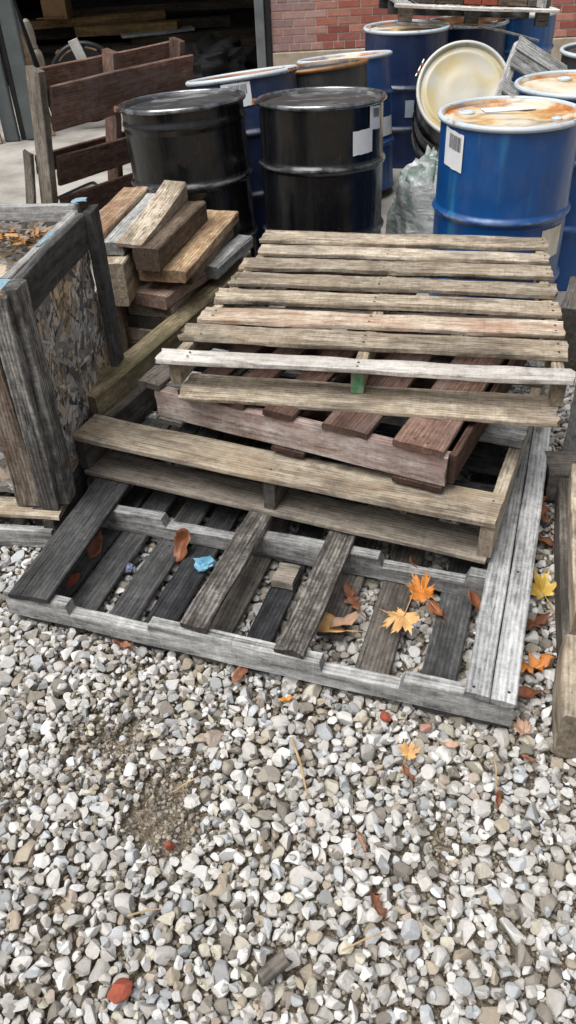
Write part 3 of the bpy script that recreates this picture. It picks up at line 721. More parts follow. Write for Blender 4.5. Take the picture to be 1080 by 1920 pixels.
bn = ['dark grey brick at the left end of the stack on the high pallet', 'brown brick second from the left on the high pallet', 'reddish brick near the middle of the high pallet', 'orange brown brick in the middle of the high pallet', 'wide brown brick right of the middle on the high pallet', 'grey brick at the right end of the stack on the high pallet']
mw0 = t.matrix_world.copy()
for k in range(6):
    wd = (.13, .19, .12, .11, .20, .16)[k]; xx = .12 + sum((.13, .19, .12, .11, .20, .16)[:k]) + k * .004
    o = box('stacked_brick', (0, 0, 0), (wd, .16, .085), [W['mgrey'], W['brown'], M['brickchip'], M['brickchip'], W['brown'], W['mgrey']][k], None, .005, mw0 @ Matrix.Translation((xx, .05, .121))); tag(o, bn[k], 'brick', 'bricks and blocks on the high pallet')
o = board('wood_post', (1.02, 0, 0), (1.02, 0, .25), .06, .05, W['grey'], upv=(0, -1, 0)); o.matrix_basis = mw0 @ Matrix.Translation((1.0, .02, .125)) @ Matrix.Rotation(D(-90), 4, 'Y'); tag(o, 'grey upright block at the right end of the high pallet', 'block')

# leaning grey pallet between drums
Xb = Vector((.86, .12, -.49)).normalized(); Zb = Vector((-.05, -.82, .55)); Zb = (Zb - Xb * Zb.dot(Xb)).normalized(); Yb = Zb.cross(Xb)
mm = Matrix((Xb, Yb, Zb)).transposed().to_4x4(); mm.translation = (1.40, 5.0, .925)
t = thing('pallet', 'broken grey pallet leaning between the tipped drum and the far right drum', 'pallet'); t.matrix_world = mm
for xx in (.02, .42): board('stringer', (xx, -.55, -.07), (xx, .03, -.07), .035, .07, W['grey'], t)
for k, y in enumerate((.0, -.09, -.235, -.37)):
    board('deck_board', (-.01, y, .0), (.95 - .3 * (k == 2), y, .0), (.075, .085, .08, .085)[k], .018, W['grey'], t, rag=.008)

# ------------------------------------------------------------------ STANDING RED PALLET
dx = Vector((.657, .754, 0)); nn_ = Vector((.754, -.657, 0))
zp = (nn_ * math.sin(D(11)) + Vector((0, 0, math.cos(D(11))))).normalized(); yp = zp.cross(dx)
mm = Matrix((dx, yp, zp)).transposed().to_4x4(); mm.translation = Vector((-1.06, 4.33, 1.02)) - zp * 1.04
t = thing('pallet', 'dark red pallet standing upright on its edge behind the black drum', 'pallet'); t.matrix_world = mm
lw = W['tanlow']
board('stringer', (.02, .05, 0), (.02, .05, 1.03), .10, .04, W['mtan'], t, upv=(-1, 0, 0), rag=.006, notch=())
board('stringer', (.50, .06, 0), (.50, .06, 1.04), .09, .04, W['red'], t, upv=(-1, 0, 0))
board('stringer', (.98, .06, 0), (.98, .06, 1.03), .09, .04, W['red'], t, upv=(-1, 0, 0))
board('deck_board', (.03, .0, .86), (1.01, .0, .86), .21, .02, W['red'], t, upv=(0, -1, 0), rag=.004)
board('deck_board', (.03, .0, .555), (1.00, .0, .56), .15, .02, W['dred'], t, upv=(0, -1, 0), taper=.1)
board('deck_board', (.03, .0, .325), (1.00, .0, .33), .18, .02, W['dred'], t, upv=(0, -1, 0))
board('deck_board', (.03, .0, .12), (1.00, .0, .12), .12, .02, W['dred'], t, upv=(0, -1, 0))
board('back_board', (.0, .132, .95), (1.01, .132, .95), .11, .018, W['red'], t, upv=(0, -1, 0))
board('back_board', (.0, .132, .55), (1.01, .132, .55), .10, .018, W['dred'], t, upv=(0, -1, 0))
board('back_board', (.0, .132, .12), (1.01, .132, .12), .12, .018, W['dred'], t, upv=(0, -1, 0))
board('broken_board', (-.045, .14, .32), (-.03, .13, .62), .07, .02, W['mgrey'], t, upv=(-1, 0, 0), rag=.02)

# ------------------------------------------------------------------ FOUR STACKED PALLETS
def nl(L, ys, w): return [(x + s * .0, q) for x in ys for s in (1,) for q in (-w * .25, w * .25)]
# P1 grey, on the gravel
t = thing('pallet', 'large weathered grey pallet lying lowest on the gravel with missing boards', 'pallet', (-.828, 1.69, 0), (0, 0, D(-20)), 'pallets stacked in the middle')
board('stringer', (0, .019, .019), (1.43, .019, .019), .038, .084, W['grey'], t, notch=((.21, .455, .034), (.95, 1.15, .034)), warp=.003)
board('stringer', (.06, .445, .019), (1.43, .445, .019), .038, .084, W['grey'], t, notch=((.25, .49, .032), (.95, 1.19, .034)), warp=.003, rag=.012)
board('stringer', (0, .86, .019), (1.43, .86, .019), .038, .084, W['dgrey'], t)
board('stringer', (0, 1.25, .019), (1.43, 1.25, .019), .038, .084, W['dgrey'], t)
for (xc, wd, y0, mt) in ((.06, .085, .004, 'dgrey'), (.10, .07, .004, 'dgrey'), (.193, .093, .004, 'dgrey'), (.325, .09, .004, 'dgrey'), (.443, .09, .004, 'black'), (.617, .08, .004, 'mgrey'), (.737, .075, .004, 'black'), (.922, .075, .18, 'mgrey'), (1.065, .094, .004, 'mgrey'), (1.235, .094, .004, 'dgrey'), (1.375, .08, .004, 'dgrey')):
    if xc == .06: continue
    board('bottom_board', (xc, y0, .003), (xc, 1.27, .003), wd, .0155, W[mt], t, rag=.006 if y0 < .1 else .02, nails=((.43, -.02), (.44, .02), (.40, .0), (.02, .02), (.03, -.02)))
board('top_board', (.095, -.012, .1035), (.035, .95, .1035), .125, .0165, W['dgrey'], t, warp=.002)
board('top_board', (.593, .012, .105), (.607, .72, .106), .078, .02, W['streak'], t, rag=.010, warp=.006, wob=.006)
board('top_board', (.862, -.004, .105), (.872, .72, .105), .080, .02, W['streak'], t, rag=.010, warp=.006, wob=.005)
board('top_board', (1.3395, -.006, .1035), (1.3385, 1.28, .1035), .060, .0165, W['grey2'], t, rag=.006, nails=((.02, .01), (.46, .01)))
board('top_board', (1.402, -.010, .1035), (1.4000, 1.28, .1035), .0605, .0165, W['grey2'], t, rag=.006, nails=((.03, -.01), (.47, .01)))
board('block', (.705, .35, .02), (.77, .35, .02), .085, .03, W['mtan'], t)
# P2 pale tan
t = thing('pallet', 'pale tan pallet second from the bottom with one wide front board', 'pallet', (-.703, 2.243, .124), (D(-2.2), 0, D(-24.3)), 'pallets stacked in the middle')
for x in (.019, .705, 1.366): board('stringer', (x, .01, .0165), (x, 1.02, .0165), .038, .110, W['tanlow' if x > 1 else 'mgrey'], t)
board('deck_board', (.0, .075, .1275), (1.385, .075, .1275), .15, .02, W['tanlow'], t, nails=((.03, .03), (.03, -.04), (1.36, .03), (.70, -.03)), warp=.008)
board('deck_board', (.0, .50, .1275), (1.385, .50, .1275), .11, .02, W['grey'], t)
board('deck_board', (.0, .72, .1275), (1.385, .72, .1275), .10, .02, W['grey'], t)
board('deck_board', (.0, .95, .1275), (1.385, .95, .1275), .13, .02, W['mgrey'], t)
board('bottom_board', (.03, .068, .0), (1.375, .068, .0), .14, .016, W['mtan'], t, warp=.006)  # darker tan than the deck: the deck's shadow is put into its colour
board('bottom_board', (.0, .52, .0), (1.385, .52, .0), .12, .016, W['dgrey'], t)
board('bottom_board', (.0, .93, .0), (1.385, .93, .0), .12, .016, W['dgrey'], t)
# P3 red
t = thing('pallet', 'faded red pallet third from the bottom with a grey red side rail', 'pallet', (-.414, 2.302, .277), (D(-1.5), 0, D(-29)), 'pallets stacked in the middle')
board('stringer', (0, .02, .016), (.985, .02, .016), .04, .100, W['redgrey'], t, warp=.001)
board('stringer', (0, .55, .016), (.985, .55, .016), .04, .100, W['dred'], t)
board('stringer', (0, 1.05, .016), (.985, 1.05, .016), .04, .100, W['dred'], t)
board('end_board', (.995, .02, .02), (.995, 1.06, .02), .02, .095, W['dred'], t)
for (x, wd, mt) in ((-.02, .085, 'mgrey'), (.14, .09, 'dred'), (.29, .09, 'dred'), (.455, .10, 'dred'), (.675, .145, 'red'), (.90, .15, 'red')):
    board('deck_board', (x, -.005, .118), (x, 1.09, .118), wd, .02, W[mt], t, nails=((.02, -.02), (.03, .02), (.05, 0)))
for (x, wd) in ((.05, .09), (.485, .11), (.905, .15)):
    board('bottom_board', (x, -.008, .0), (x, 1.08, .0), wd, .0155, W['dred' if x > .3 else 'mgrey'], t)
# P4 tan, on top
t = thing('pallet', 'light tan slatted pallet lying on top of the stack', 'pallet', (-.361, 2.335, .415), (0, 0, D(-13)), 'pallets stacked in the middle')
for x, y0 in ((.043, -.06), (.62, -.045), (1.205, -.05)):
    s_ = board('stringer', (x, y0, .012), (x + (.10 if x < .1 else .05 if x < 1 else -.01), 1.07, .012), .036, .086, W['tan'], t)
    if x == .62:
        V = []; F = []
        board('green_end_paint', (x - .0195, y0 - .003, .016), (x - .0195, y0 + .02, .016), .002, .08, M['green'], t, rag=0, wob=0)
        board('green_end_paint', (x, y0 - .0065, .014), (x, y0 - .003, .014), .036, .082, M['green'], t, rag=0, wob=0)
for (xa, xb, ya, yb, mt) in ((.09, 1.22, .968, 1.083, 'tan'), (.11, 1.22, .822, .910, 'tanlt'), (.096, 1.223, .672, .770, 'tan'), (.075, 1.226, .516, .616, 'tan'), (.057, 1.228, .366, .461, 'tan'), (.045, 1.232, .205, .303, 'redwhite'), (.025, 1.232, .062, .168, 'tan'), (.0, 1.24, -.085, -.012, 'white')):
    wd = yb - ya; yc = (ya + yb) / 2
    board('deck_board', (xa, yc + random.uniform(-.004, .004), .0985), (xb, yc + random.uniform(-.004, .004), .0985), wd, .0185, W[mt], t, rag=.009 if mt != 'white' else .014, warp=.005, wob=.0045,
          nails=[(q - xa, s * wd * .22 + random.uniform(-.006, .006)) for q in (.043 + .05, .62, 1.205) for s in (-1, 1) if q - xa > .01])
board('bottom_board', (.065, -.055, -.005), (1.21, -.068, -.005), .155, .016, W['tan'], t, rag=.012, warp=.006, wob=.005)
board('bottom_board', (.0, .50, -.004), (1.22, .50, -.004), .11, .0155, W['mgrey'], t)
board('bottom_board', (.0, .98, -.004), (1.22, .98, -.004), .12, .0155, W['tan'], t)

# ------------------------------------------------------------------ LUMBER PILE at left
def lum(label, p0, p1, wd, th, mt, name='lumber_piece', roll=0., rag=.004, taper=0., wob=.003, zt0=1.):
    o = board(name, p0, p1, wd, th, W[mt], roll=roll, rag=rag, taper=taper, wob=wob, cham=.006, zt0=zt0); return tag(o, label, 'lumber', 'timber pieces piled by the crate')
lum('long moss covered beam slanting beside the pallets', (-.675, 2.42, .175), (-.135, 3.60, .175), .09, .145, 'moss', 'timber_beam')
lum('pale straight beam lying along the right foot of the lumber pile', (-.42, 2.95, .21), (-.155, 3.80, .21), .09, .09, 'tan', 'timber_beam')
lum('dark square board at the bottom of the lumber pile', (-.56, 3.08, .13), (-.33, 3.75, .13), .24, .055, 'brown')
lum('grey brown board just above the bottom of the lumber pile', (-.55, 3.09, .188), (-.32, 3.77, .188), .23, .05, 'tan')
lum('grey board second from the bottom of the lumber pile', (-.545, 3.10, .243), (-.32, 3.76, .243), .22, .05, 'mgrey')
lum('narrow tan board under the pinkish plank of the pile', (-.52, 3.09, .298), (-.27, 3.78, .298), .20, .045, 'tan')
lum('wide pinkish plank in the middle of the lumber pile', (-.53, 3.08, .346), (-.24, 3.62, .346), .205, .055, 'pinkb')
lum('widest golden plank slanting across the lumber pile', (-.445, 3.07, .448), (-.25, 3.75, .455), .20, .05, 'gold', wob=.004)
lum('short board wedged under the golden plank', (-.42, 3.16, .403), (-.26, 3.7, .403), .17, .042, 'brown')
lum('dark thick block resting on the golden plank', (-.495, 3.05, .503), (-.34, 3.64, .495), .105, .088, 'brown', rag=.006, wob=.005)
lum('wedge shaped tan plank on top of the lumber pile', (-.56, 3.07, .592), (-.425, 3.68, .575), .105, .085, 'tan', roll=D(4), wob=.004, zt0=.15)
lum('weathered grey board left of the wedge shaped plank', (-.63, 3.10, .555), (-.51, 3.66, .57), .09, .05, 'grey')
lum('cracked orange block leftmost on the lumber pile', (-.74, 3.06, .555), (-.60, 3.72, .565), .115, .07, 'orange', wob=.005)
lum('short grey offcut sticking out on the right of the pile', (-.275, 3.30, .36), (-.13, 3.66, .36), .075, .055, 'grey')
lum('square pale block with a knot in its end beside the crate', (-.63, 3.02, .38), (-.56, 3.5, .38), .10, .17, 'tanlow')
lum('dark support block under the cracked orange block', (-.70, 3.10, .0), (-.62, 3.6, .0), .14, .375, 'brown')
lum('rough sleeper under the lumber pile', (-.50, 3.2, .0), (-.3, 3.75, .0), .26, .125, 'brown')

# ------------------------------------------------------------------ OSB CRATE
def osb(name, sx, sz, parent, mw, seed, dens=2600, tan=.12, thick=.012):
    rs = np.random.default_rng(seed); V = []; F = []; C = []
    b = [(0, 0, 0), (sx, 0, 0), (sx, 0, sz), (0, 0, sz), (0, thick, 0), (sx, thick, 0), (sx, thick, sz), (0, thick, sz)]
    V += b; C += [(.11, .10, .09, 1)] * 8
    F += [(0, 1, 2, 3), (5, 4, 7, 6), (1, 5, 6, 2), (4, 0, 3, 7), (3, 2, 6, 7), (4, 5, 1, 0)]
    n = int(dens * sx * sz)
    for k in range(n):
        x, z = rs.uniform(0, sx), rs.uniform(0, sz); L = rs.uniform(.04, .15); w_ = rs.uniform(.008, .036)
        a = rs.uniform(0, math.pi); ca, sa = math.cos(a), math.sin(a); d = -rs.uniform(.0008, .005); tl = rs.uniform(-.004, .004); tw = rs.uniform(-.002, .002)
        g_ = rs.uniform(.16, .6); c = (g_, g_ * .965, g_ * .92)
        tn = noise.noise((x * 5 + seed, z * 4, 0))
        if tn > .18 and rs.random() < .7: c = (g_ * 1.25, g_ * .98, g_ * .66)
        elif rs.random() < tan: c = (g_ * 1.1, g_ * .88, g_ * .66)
        elif rs.random() < .25: c = tuple(q * .35 for q in c)
        i0 = len(V)
        pts = [(-L / 2, -w_ / 2), (L / 2 * .8, -w_ / 2 * .7), (L / 2, w_ / 2 * .3), (L / 3, w_ / 2), (-L / 2 * .9, w_ / 2 * .8)]
        for s, (px_, pz_) in enumerate(pts):
            xx = min(max(x + px_ * ca - pz_ * sa, 0), sx); zz = min(max(z + px_ * sa + pz_ * ca, 0), sz)
            V.append((xx, d + tl * px_ / L - (0.002 if s == 2 else 0) + tw * s / 4, zz)); C.append((*c, 1))
        F.append(tuple(range(i0, i0 + 5)))
    me = bpy.data.meshes.new(name); me.from_pydata(V, [], F)
    at = me.color_attributes.new('tone', 'FLOAT_COLOR', 'POINT'); at.data.foreach_set('color', np.array(C).ravel())
    return link(name, me, M['osb'], parent, mw, None)
# crate frame: x to the left side is negative; y away
CA = 80
t = thing('crate', 'weathered chipboard crate with grey timber frame at the left edge', 'crate', (-.715, 2.06, .135), (D(1), D(1.3), D(CA - 90)))
H_ = .72
# side panel (faces +x): local plane x = 0, spans y .04-.60
osb('side_panel', .56, .70, t, Matrix.Translation((-.020, .04, .015)) @ Matrix.Rotation(D(90), 4, 'Z'), 3, 3600, .15)
osb('front_panel', 1.0, .70, t, Matrix.Translation((-1.12, .020, .012)), 5, 2600, .3)
board('corner_post', (-.022, .030, .0), (-.022, .030, H_), .075, .042, W['streak2'], t, upv=(1, 0, 0), wob=.004, rag=.006)
board('corner_post', (-.034, -.010, .0), (-.034, -.010, H_ - .01), .062, .024, W['streak2'], t, upv=(0, -1, 0), wob=.006, rag=.01, warp=.006)
board('front_board', (-.108, .004, .0), (-.108, .004, H_ - .02), .082, .03, W['peel'], t, upv=(0, -1, 0), wob=.008, warp=.01)
board('top_rail', (-.008, .072, H_ - .115), (-.008, .585, H_ - .115), .022, .112, W['dgrey'], t, upv=(0, 0, 1), wob=.003)
board('back_post', (-.004, .615, .02), (-.004, .615, H_ + .005), .075, .03, W['dgrey'], t, upv=(1, 0, 0), wob=.004)
board('back_rail', (-1.1, .60, H_ - .06), (-.03, .62, H_ - .035), .022, .05, W['grey'], t, upv=(0, 0, 1), wob=.005)
board('top_ledge', (-.045, .07, H_ - .03), (-.045, .60, H_ - .03), .03, .03, W['grey'], t)
board('blue_paint_smear', (-.04, .005, H_ - .006), (-.035, .06, H_ - .002), .035, .0015, M['bluepaint'], t, rag=.012)
board('blue_paint_smear', (-.045, .30, H_ + .0005), (-.045, .43, H_ + .0005), .014, .001, M['bluepaint'], t, rag=.01)
board('blue_paint_smear', (-.04, .60, H_ + .028), (.0, .62, H_ + .031), .03, .0015, M['bluepaint'], t, rag=.01)
osb('lid_panel', 1.0, .56, t, Matrix.Translation((-1.06, .05, H_ - .16)) @ Matrix.Rotation(D(9), 4, 'Y') @ Matrix.Rotation(D(-90 + 16), 4, 'X'), 9, 2800, .2)
osb('back_panel', 1.05, .68, t, Matrix.Translation((-1.1, .585, .01)), 15, 3600, .15)
board('crate_foot', (-.06, -.03, -.09), (-.06, .3, -.09), .075, .085, W['dgrey'], t)
# pallet under crate
t = thing('pallet', 'pale weathered pallet under the chipboard crate at the left edge', 'pallet', (-.745, 2.005, .0), (0, 0, D(171)))
# local x goes to the left, y toward the camera
board('stringer', (.02, -.30, .016), (.02, -.0, .016), .036, .09, W['mgrey'], t)
board('stringer', (.55, -.9, .016), (.55, -.0, .016), .036, .09, W['mgrey'], t)
board('deck_board', (-.02, -.045, .108), (1.1, -.045, .108), .09, .018, W['tanlow'], t)
board('deck_board', (.04, -.19, .108), (1.1, -.19, .108), .10, .018, W['mgrey'], t)
board('bottom_board', (.01, -.0, .004), (1.1, -.0, .004), .03, .07, W['grey'], t)
# debris in the crate
V = []; F = []; C = []; rs = np.random.default_rng(5)
for k in range(520):
    a = rs.uniform(0, 6.28); L = rs.uniform(.006, .03); w_ = rs.uniform(.002, .006); 
    if rs.random() < .5: y = rs.uniform(.08, .57); x = -.075 - abs(rs.normal(0, .018))
    else: x = -rs.uniform(.07, .35); y = .56 - abs(rs.normal(0, .03))
    z = H_ - .085 + rs.uniform(0, .04)
    c = [(.36, .16, .05), (.42, .22, .08), (.16, .09, .05), (.28, .22, .16), (.2, .18, .15)][rs.integers(5)]
    i0 = len(V); ca, sa = math.cos(a), math.sin(a)
    for (px_, py_) in ((-L, -w_), (L, -w_), (L * .7, w_), (-L, w_)):
        V.append((x + px_ * ca - py_ * sa, y + px_ * sa + py_ * ca, z + rs.uniform(-.006, .006))); C.append((*c, 1))
    F.append((i0, i0 + 1, i0 + 2, i0 + 3))
me = bpy.data.meshes.new('leaf_litter'); me.from_pydata(V, [], F)
at = me.color_attributes.new('tone', 'FLOAT_COLOR', 'POINT'); at.data.foreach_set('color', np.array(C).ravel())
o = link('leaf_litter', me, M['osb'], None, None, None); o.matrix_world = bpy.data.objects['crate'].matrix_world.copy()
tag(o, 'orange leaf litter and wood chips gathered inside the crate', 'leaf litter', kind='stuff')

# ------------------------------------------------------------------ TIMBERS at right
def tim(label, p0, p1, wd, th, mt, **k):
    o = board('timber', p0, p1, wd, th, W[mt], cham=.007, wob=.0035, **k); return tag(o, label, 'timber', 'square timbers at the right edge')
tim('thick square timber end nearest the camera at the right edge', (.69, 1.10, .0), (.77, 1.35, .0), .19, .15, 'tan')
tim('lower dark timber running back behind the nearest timber end', (.79, 1.37, .0), (1.0, 2.1, .0), .21, .105, 'mgrey')
tim('pale notched timber lying on the dark timber at the right edge', (.785, 1.39, .108), (.97, 2.02, .108), .155, .09, 'tanlow', notch=((.12, .3, .02), (.42, .5, .02)))
tim('dark crosswise timber behind the notched timber at the right edge', (.87, 2.17, .0), (1.6, 2.05, .0), .14, .12, 'mgrey')
tim('tall pale slab standing on edge far up the right edge', (1.02, 2.35, .0), (1.3, 2.9, .0), .06, .30, 'grey')
tim('dark leaning plank beside the blue drum at the right edge', (1.19, 2.98, .0), (1.33, 3.3, .0), .12, .28, 'mgrey')
pts = [(.715, 1.33, .17), (.775, 1.5, .215), (.84, 1.75, .22)]
o = tube('black_strap', pts, [.008, .014, .02], M['darksteel']); tag(o, 'black pointed strap lying on the pale timber at the right edge', 'strap')

# ------------------------------------------------------------------ LEAVES
def leaf(kind, x, y, z, size, yaw, mat, label, curl=.5, tx=0., ty=0., fold=0.):
    size *= 1.3 if kind == 'maple' else 1.1
    if not inside_p1(x, y) and x < .56: size *= .68
    sd = random.uniform(0, 99)
    if kind == 'maple':
        tips = [(90, 1.), (52, .95), (128, .95), (12, .78), (168, .78), (-35, .5), (215, .5)]
        tips = sorted(tips, key=lambda q: q[0]); pts = []
        for i, (a, rr) in enumerate(tips):
            a2, r2 = tips[(i + 1) % len(tips)]
            if i == len(tips) - 1: a2 += 360
            pts += [(a - 15, rr * .62), (a - 11, rr * .82), (a - 5, rr * .74), (a, rr), (a + 5, rr * .74), (a + 11, rr * .82), (a + 15, rr * .62)]
            mid = (a + a2) / 2; pts.append((mid, .46 if mid < 200 else .16))
        outl = [(rr * math.cos(D(a)), rr * math.sin(D(a))) for a, rr in pts]
    elif kind == 'oak':
        outl = []
        prof_ = [(0, .04), (.12, .12), (.2, .34), (.28, .16), (.36, .20), (.46, .52), (.55, .22), (.63, .22), (.72, .44), (.8, .18), (.9, .22), (1., .03)]
        outl = [(w_, t_ * 1.8 - .9) for t_, w_ in prof_] + [(-w_ * .8, t_ * 1.8 - .9) for t_, w_ in prof_[::-1]]
    else:
        outl = [(.42 * math.sin(q) * (1 + .12 * math.sin(q * 7)), -math.cos(q) * .95) for q in np.linspace(0, 2 * math.pi, 26)[:-1]]
    outl = [(a_ * (1 + .35 * noise.noise((a_ * 3 + sd, b_ * 3, 2))), b_ * (1 + .25 * noise.noise((a_ * 3, b_ * 3 + sd, 5)))) for a_, b_ in outl]
    V = [(0, 0)]; n = len(outl)
    for f in (.35, .7, 1.): V += [(px_ * f, py_ * f) for px_, py_ in outl]
    F = [(0, 1 + i, 1 + (i + 1) % n) for i in range(n)]
    for k in range(2):
        for i in range(n): F.append((1 + k * n + i, 1 + (k + 1) * n + i, 1 + (k + 1) * n + (i + 1) % n, 1 + k * n + (i + 1) % n))
    VV = []
    for px_, py_ in V:
        rr = math.hypot(px_, py_)
        zz = curl * .38 * rr * rr + .34 * noise.noise((px_ * 1.8 + sd, py_ * 1.8, 0)) + fold * abs(px_) * .8
        VV.append((px_ * size, py_ * size, zz * size))
    base = len(VV)
    # stem
    F2 = []
    VV2 = list(VV); s0 = size * (.5 if kind == 'maple' else .92); st = [(0, -s0 * (0 if kind == 'maple' else 1), .0), (.06 * size, -s0 - size * .35, .06 * size), (.14 * size, -s0 - size * .75, .1 * size)]
    for (a_, b_, c_) in st: VV2 += [(a_ - .012 * size - .0006, b_, c_), (a_ + .012 * size + .0006, b_, c_), (a_, b_, c_ + .02 * size + .001)]
    for k in range(2):
        for s in range(3):
            F.append((base + 3 * k + s, base + 3 * k + (s + 1) % 3, base + 3 * (k + 1) + (s + 1) % 3, base + 3 * (k + 1) + s))
    o = build('fallen_leaf', VV2, F, M[mat], None, Matrix.Translation((x, y, z)) @ Matrix.Rotation(yaw, 4, 'Z') @ Matrix.Rotation(tx, 4, 'X') @ Matrix.Rotation(ty, 4, 'Y'), 1.2)
    md = o.modifiers.new('th', 'SOLIDIFY'); md.thickness = .0006
    return tag(o, label, 'leaf', 'fallen autumn leaves')
LV = [('maple', .305, 1.555, .075, .062, 2.6, 'leaf_tan', 'large pale orange maple leaf lying in the grey pallet', .5, -.15, .1, 0),
      ('maple', .375, 1.635, .07, .056, .6, 'leaf_orange', 'bright orange maple leaf overlapping the pale one in the grey pallet', .7, .5, 0, 0),
      ('plain', .385, 1.735, .04, .05, 1.2, 'leaf_rust', 'curled brown leaf above the bright orange leaf in the grey pallet', 1.2, .4, .6, .6),
      ('plain', .40, 1.60, .02, .035, .2, 'leaf_rust', 'small rust brown leaf tucked below the bright orange leaf', .8, 0, .2, .3),
      ('maple', .725, 1.66, .045, .055, .3, 'leaf_yellow', 'yellow maple leaf between the grey pallet and the right timbers', .8, .5, -.2, 0),
      ('oak', .665, 1.545, .03, .06, 2.0, 'leaf_brown', 'dark brown oak leaf just below the yellow leaf', .7, .1, 0, 0),
      ('oak', .63, 1.395, .03, .062, 1.9, 'leaf_orange', 'orange brown oak leaf in the gap right of the grey pallet corner', .5, 0, .1, 0),
      ('plain', .575, 1.30, .03, .045, 1.5, 'leaf_rust', 'rust leaf folded against the front corner of the grey pallet', .9, 0, .3, .6),
      ('plain', -.615, 1.965, .05, .05, -.3, 'leaf_rust', 'curled orange brown leaf between the leftmost boards of the grey pallet', 1.3, .9, .3, .7),
      ('plain', -.575, 2.07, .055, .042, 1.2, 'leaf_rust', 'small folded leaf against the second rail at the left', 1., .6, 0, .8),
      ('plain', -.335, 1.93, .055, .055, -.5, 'leaf_rust', 'long curled leaf standing beside the second rail of the grey pallet', 1.1, 1.0, .2, .5),
      ('plain', -.482, 1.545, .02, .038, 1.2, 'leaf_rust', 'rust leaf on the gravel in front of the grey pallet at the left', .8, .1, .2, .5),
      ('plain', .075, 1.565, .03, .07, 1.2, 'leaf_tan', 'broad tan leaf under the broken board of the grey pallet', .5, .1, 0, .2),
      ('plain', .14, 1.56, .03, .05, 2.2, 'leaf_pale', 'reddish leaf beside the broad tan leaf under the broken board', .7, .1, .2, .2),
      ('oak', .17, 1.66, .02, .05, .4, 'leaf_brown', 'dark brown leaves near the short bottom board of the grey pallet', .7, .2, 0, 0),
      ('plain', .52, 1.60, .03, .045, .9, 'leaf_rust', 'dark rust leaf beside the double board of the grey pallet', .9, .5, .1, .5),
      ('plain', -.151, 1.425, .015, .045, -.6, 'leaf_brown', 'dull brown leaf against the front rail of the grey pallet', .6, .1, .1, .3),
      ('maple', .255, 1.14, .035, .042, -.7, 'leaf_tan', 'torn tan leaf on the gravel in front of the grey pallet', 1., .5, .1, .3),
      ('plain', .245, 1.085, .03, .035, .5, 'leaf_rust', 'brown folded leaf just below the torn tan leaf', 1., .2, .6, .7),
      ('plain', .36, 1.16, .025, .032, 1.6, 'leaf_pale', 'small pinkish leaf on the gravel right of the torn tan leaf', .8, .1, .2, .5),
      ('maple', .545, 1.19, .03, .045, .2, 'leaf_pale', 'faded pink brown maple leaf near the grey pallet front corner', .6, .2, 0, .1),
      ('oak', .135, .79, .03, .045, .4, 'leaf_brown', 'dark brown curled leaf alone on the lower right gravel', 1.2, .3, .7, .6),
      ('plain', .118, .93, .02, .040, .3, 'leaf_pale', 'narrow mauve leaf standing in the middle of the gravel', .6, .2, 1.1, .8),
      ('plain', .44, 1.02, .02, .030, .2, 'leaf_rust', 'slim rust leaf poking between stones at the right', .8, 1., .4, .8),
      ('oak', .81, 2.02, .04, .075, .1, 'leaf_rust', 'large rust leaf in the gap beside the dark timber', .6, .2, 0, .2),
      ('oak', .86, 2.20, .04, .07, 2.8, 'leaf_orange', 'pale orange leaf at the top of the gap beside the double board', .8, .3, 0, .2),
      ('plain', .78, 1.90, .03, .05, 1., 'leaf_brown', 'dark folded leaf under the large rust leaf', .8, .3, .2, .5),
      ('plain', .535, 1.115, .02, .022, 1., 'leaf_rust', 'tiny rust leaf left of the nearest timber end', .7, 0, .2, .5),
      ('plain', -.03, 1.33, .015, .025, 1.8, 'leaf_orange', 'tiny orange leaf scrap touching the front rail', .6, 0, .2, .3)]
for (k, x, y, z, s, yw, mt, lb, cu, tx, ty, fo) in LV:
    leaf(k, x, y, (.022 + z * .5) if inside_p1(x, y) else max(0, surf(x, y)) * .6 + z * .3, s, yw, mt, lb, cu, tx, ty, fo)

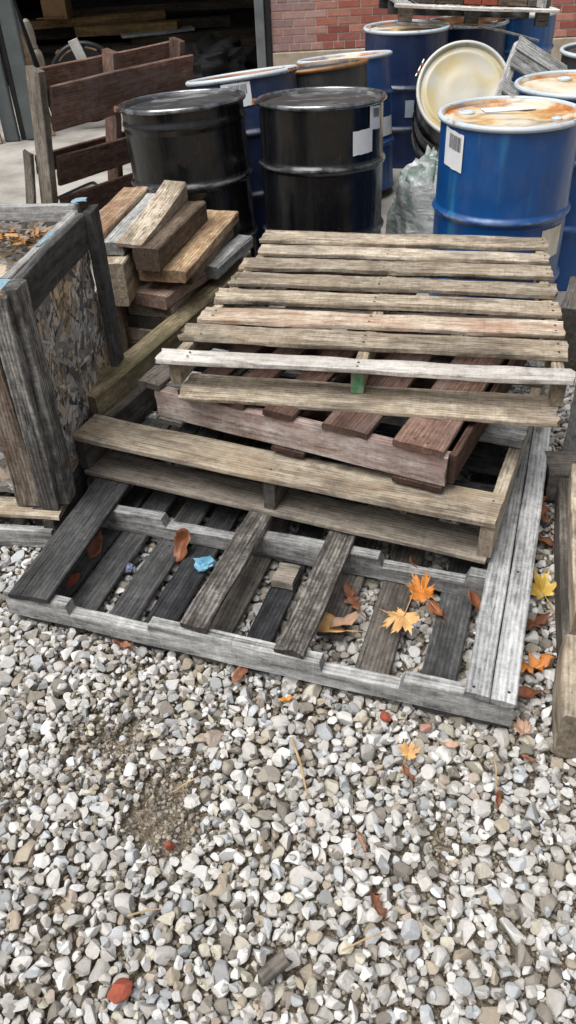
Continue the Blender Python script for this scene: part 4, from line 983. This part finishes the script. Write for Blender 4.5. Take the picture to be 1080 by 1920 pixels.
# ------------------------------------------------------------------ odd bits
def chip(name, x, y, rx, ry, rz, yaw, mat, label, cat, dz=0.):
    V = [tuple(c_ * (1 + .16 * noise.noise((q[0] * 2.5 + x * 50, q[1] * 2.5, q[2] * 2.5))) for c_ in q * (rx, ry, rz)) for q in PH[RNG.integers(len(PH))]]
    o = build(name, V, [tuple(f) for f in FH.tolist()], M[mat] if isinstance(mat, str) else mat, None, Matrix.Translation((x, y, surf(x, y) * .6 + rz * .6 + dz)) @ Matrix.Rotation(yaw, 4, 'Z'), .25)
    return tag(o, label, cat, 'odd stones lying on the gravel')
chip('brick_fragment', -.373, .655, .030, .024, .016, .3, 'brickchip', 'largest red brick fragment at the bottom left of the gravel', 'brick fragment')
chip('brick_fragment', -.303, .953, .014, .013, .010, 1., 'brickchip', 'small round red brick fragment in the dirt patch', 'brick fragment')
chip('brick_fragment', .216, 1.262, .022, .013, .010, -.6, 'brickchip', 'oblong orange brick fragment below the front rail', 'brick fragment')
chip('brick_fragment', -.664, 1.81, .035, .014, .02, 1.2, 'brickchip', 'red brick shard between the leftmost boards of the grey pallet', 'brick fragment')
chip('stone_chip', .314, 1.222, .018, .013, .009, .2, 'pinkchip', 'pink stone chip below the front rail at the right', 'stone chip')
chip('white_stone', -.255, 1.056, .032, .022, .014, -.5, 'whitepaint', 'bright white flat stone above the dirt patch', 'stone', .004)
o = board('wood_chip', (-.10, .657, .012), (-.045, .695, .020), .030, .010, W['mgrey'], rag=.01); tag(o, 'grey splinter of wood at the bottom centre of the gravel', 'wood chip')
for (p0, p1, rr, lb) in (((-.02, 1.20, .022), (.01, 1.04, .024), .0032, 'thick straw coloured stick on the gravel below the pallet'), ((-.30, 1.07, .02), (-.24, 1.10, .03), .002, 'short pale straw beside the white stone'),
                      ((.06, .70, .022), (.15, .73, .026), .0022, 'pale straw lying low on the right gravel'), ((-.37, .79, .02), (-.30, .80, .022), .0022, 'brown twig above the largest brick fragment'),
                      ((.44, 1.03, .022), (.455, 1.13, .03), .0018, 'thin reddish stem beside the slim rust leaf')):
    a_, b_ = Vector(p0), Vector(p1); mid = (a_ + b_) / 2 + Vector((.004, .003, .003))
    o = tube('twig', [a_, mid, b_], [rr, rr, rr * .6], M['straw']); tag(o, lb, 'twig', 'twigs and straws on the gravel')
def crumple(name, x, y, z, s, mat, label):
    V = []
    PV, PF = PH[0], FH
    for v in PV:
        q = noise.noise((v[0] * 3 + x * 9, v[1] * 3, v[2] * 3)) * .55 + 1
        V.append((v[0] * s * q, v[1] * s * .75 * q, v[2] * s * .5 * q))
    o = build(name, V, [tuple(f) for f in PF.tolist()], M[mat], None, Matrix.Translation((x, y, z)), .4); return tag(o, label, 'wrapper', 'crumpled wrappers')
crumple('crumpled_wrapper', -.262, 1.845, .035, .038, 'bluefoil', 'crumpled light blue wrapper between boards of the grey pallet')
crumple('crumpled_wrapper', -.505, 1.87, .012, .024, 'purplefoil', 'dark purple wrapper between boards of the grey pallet')
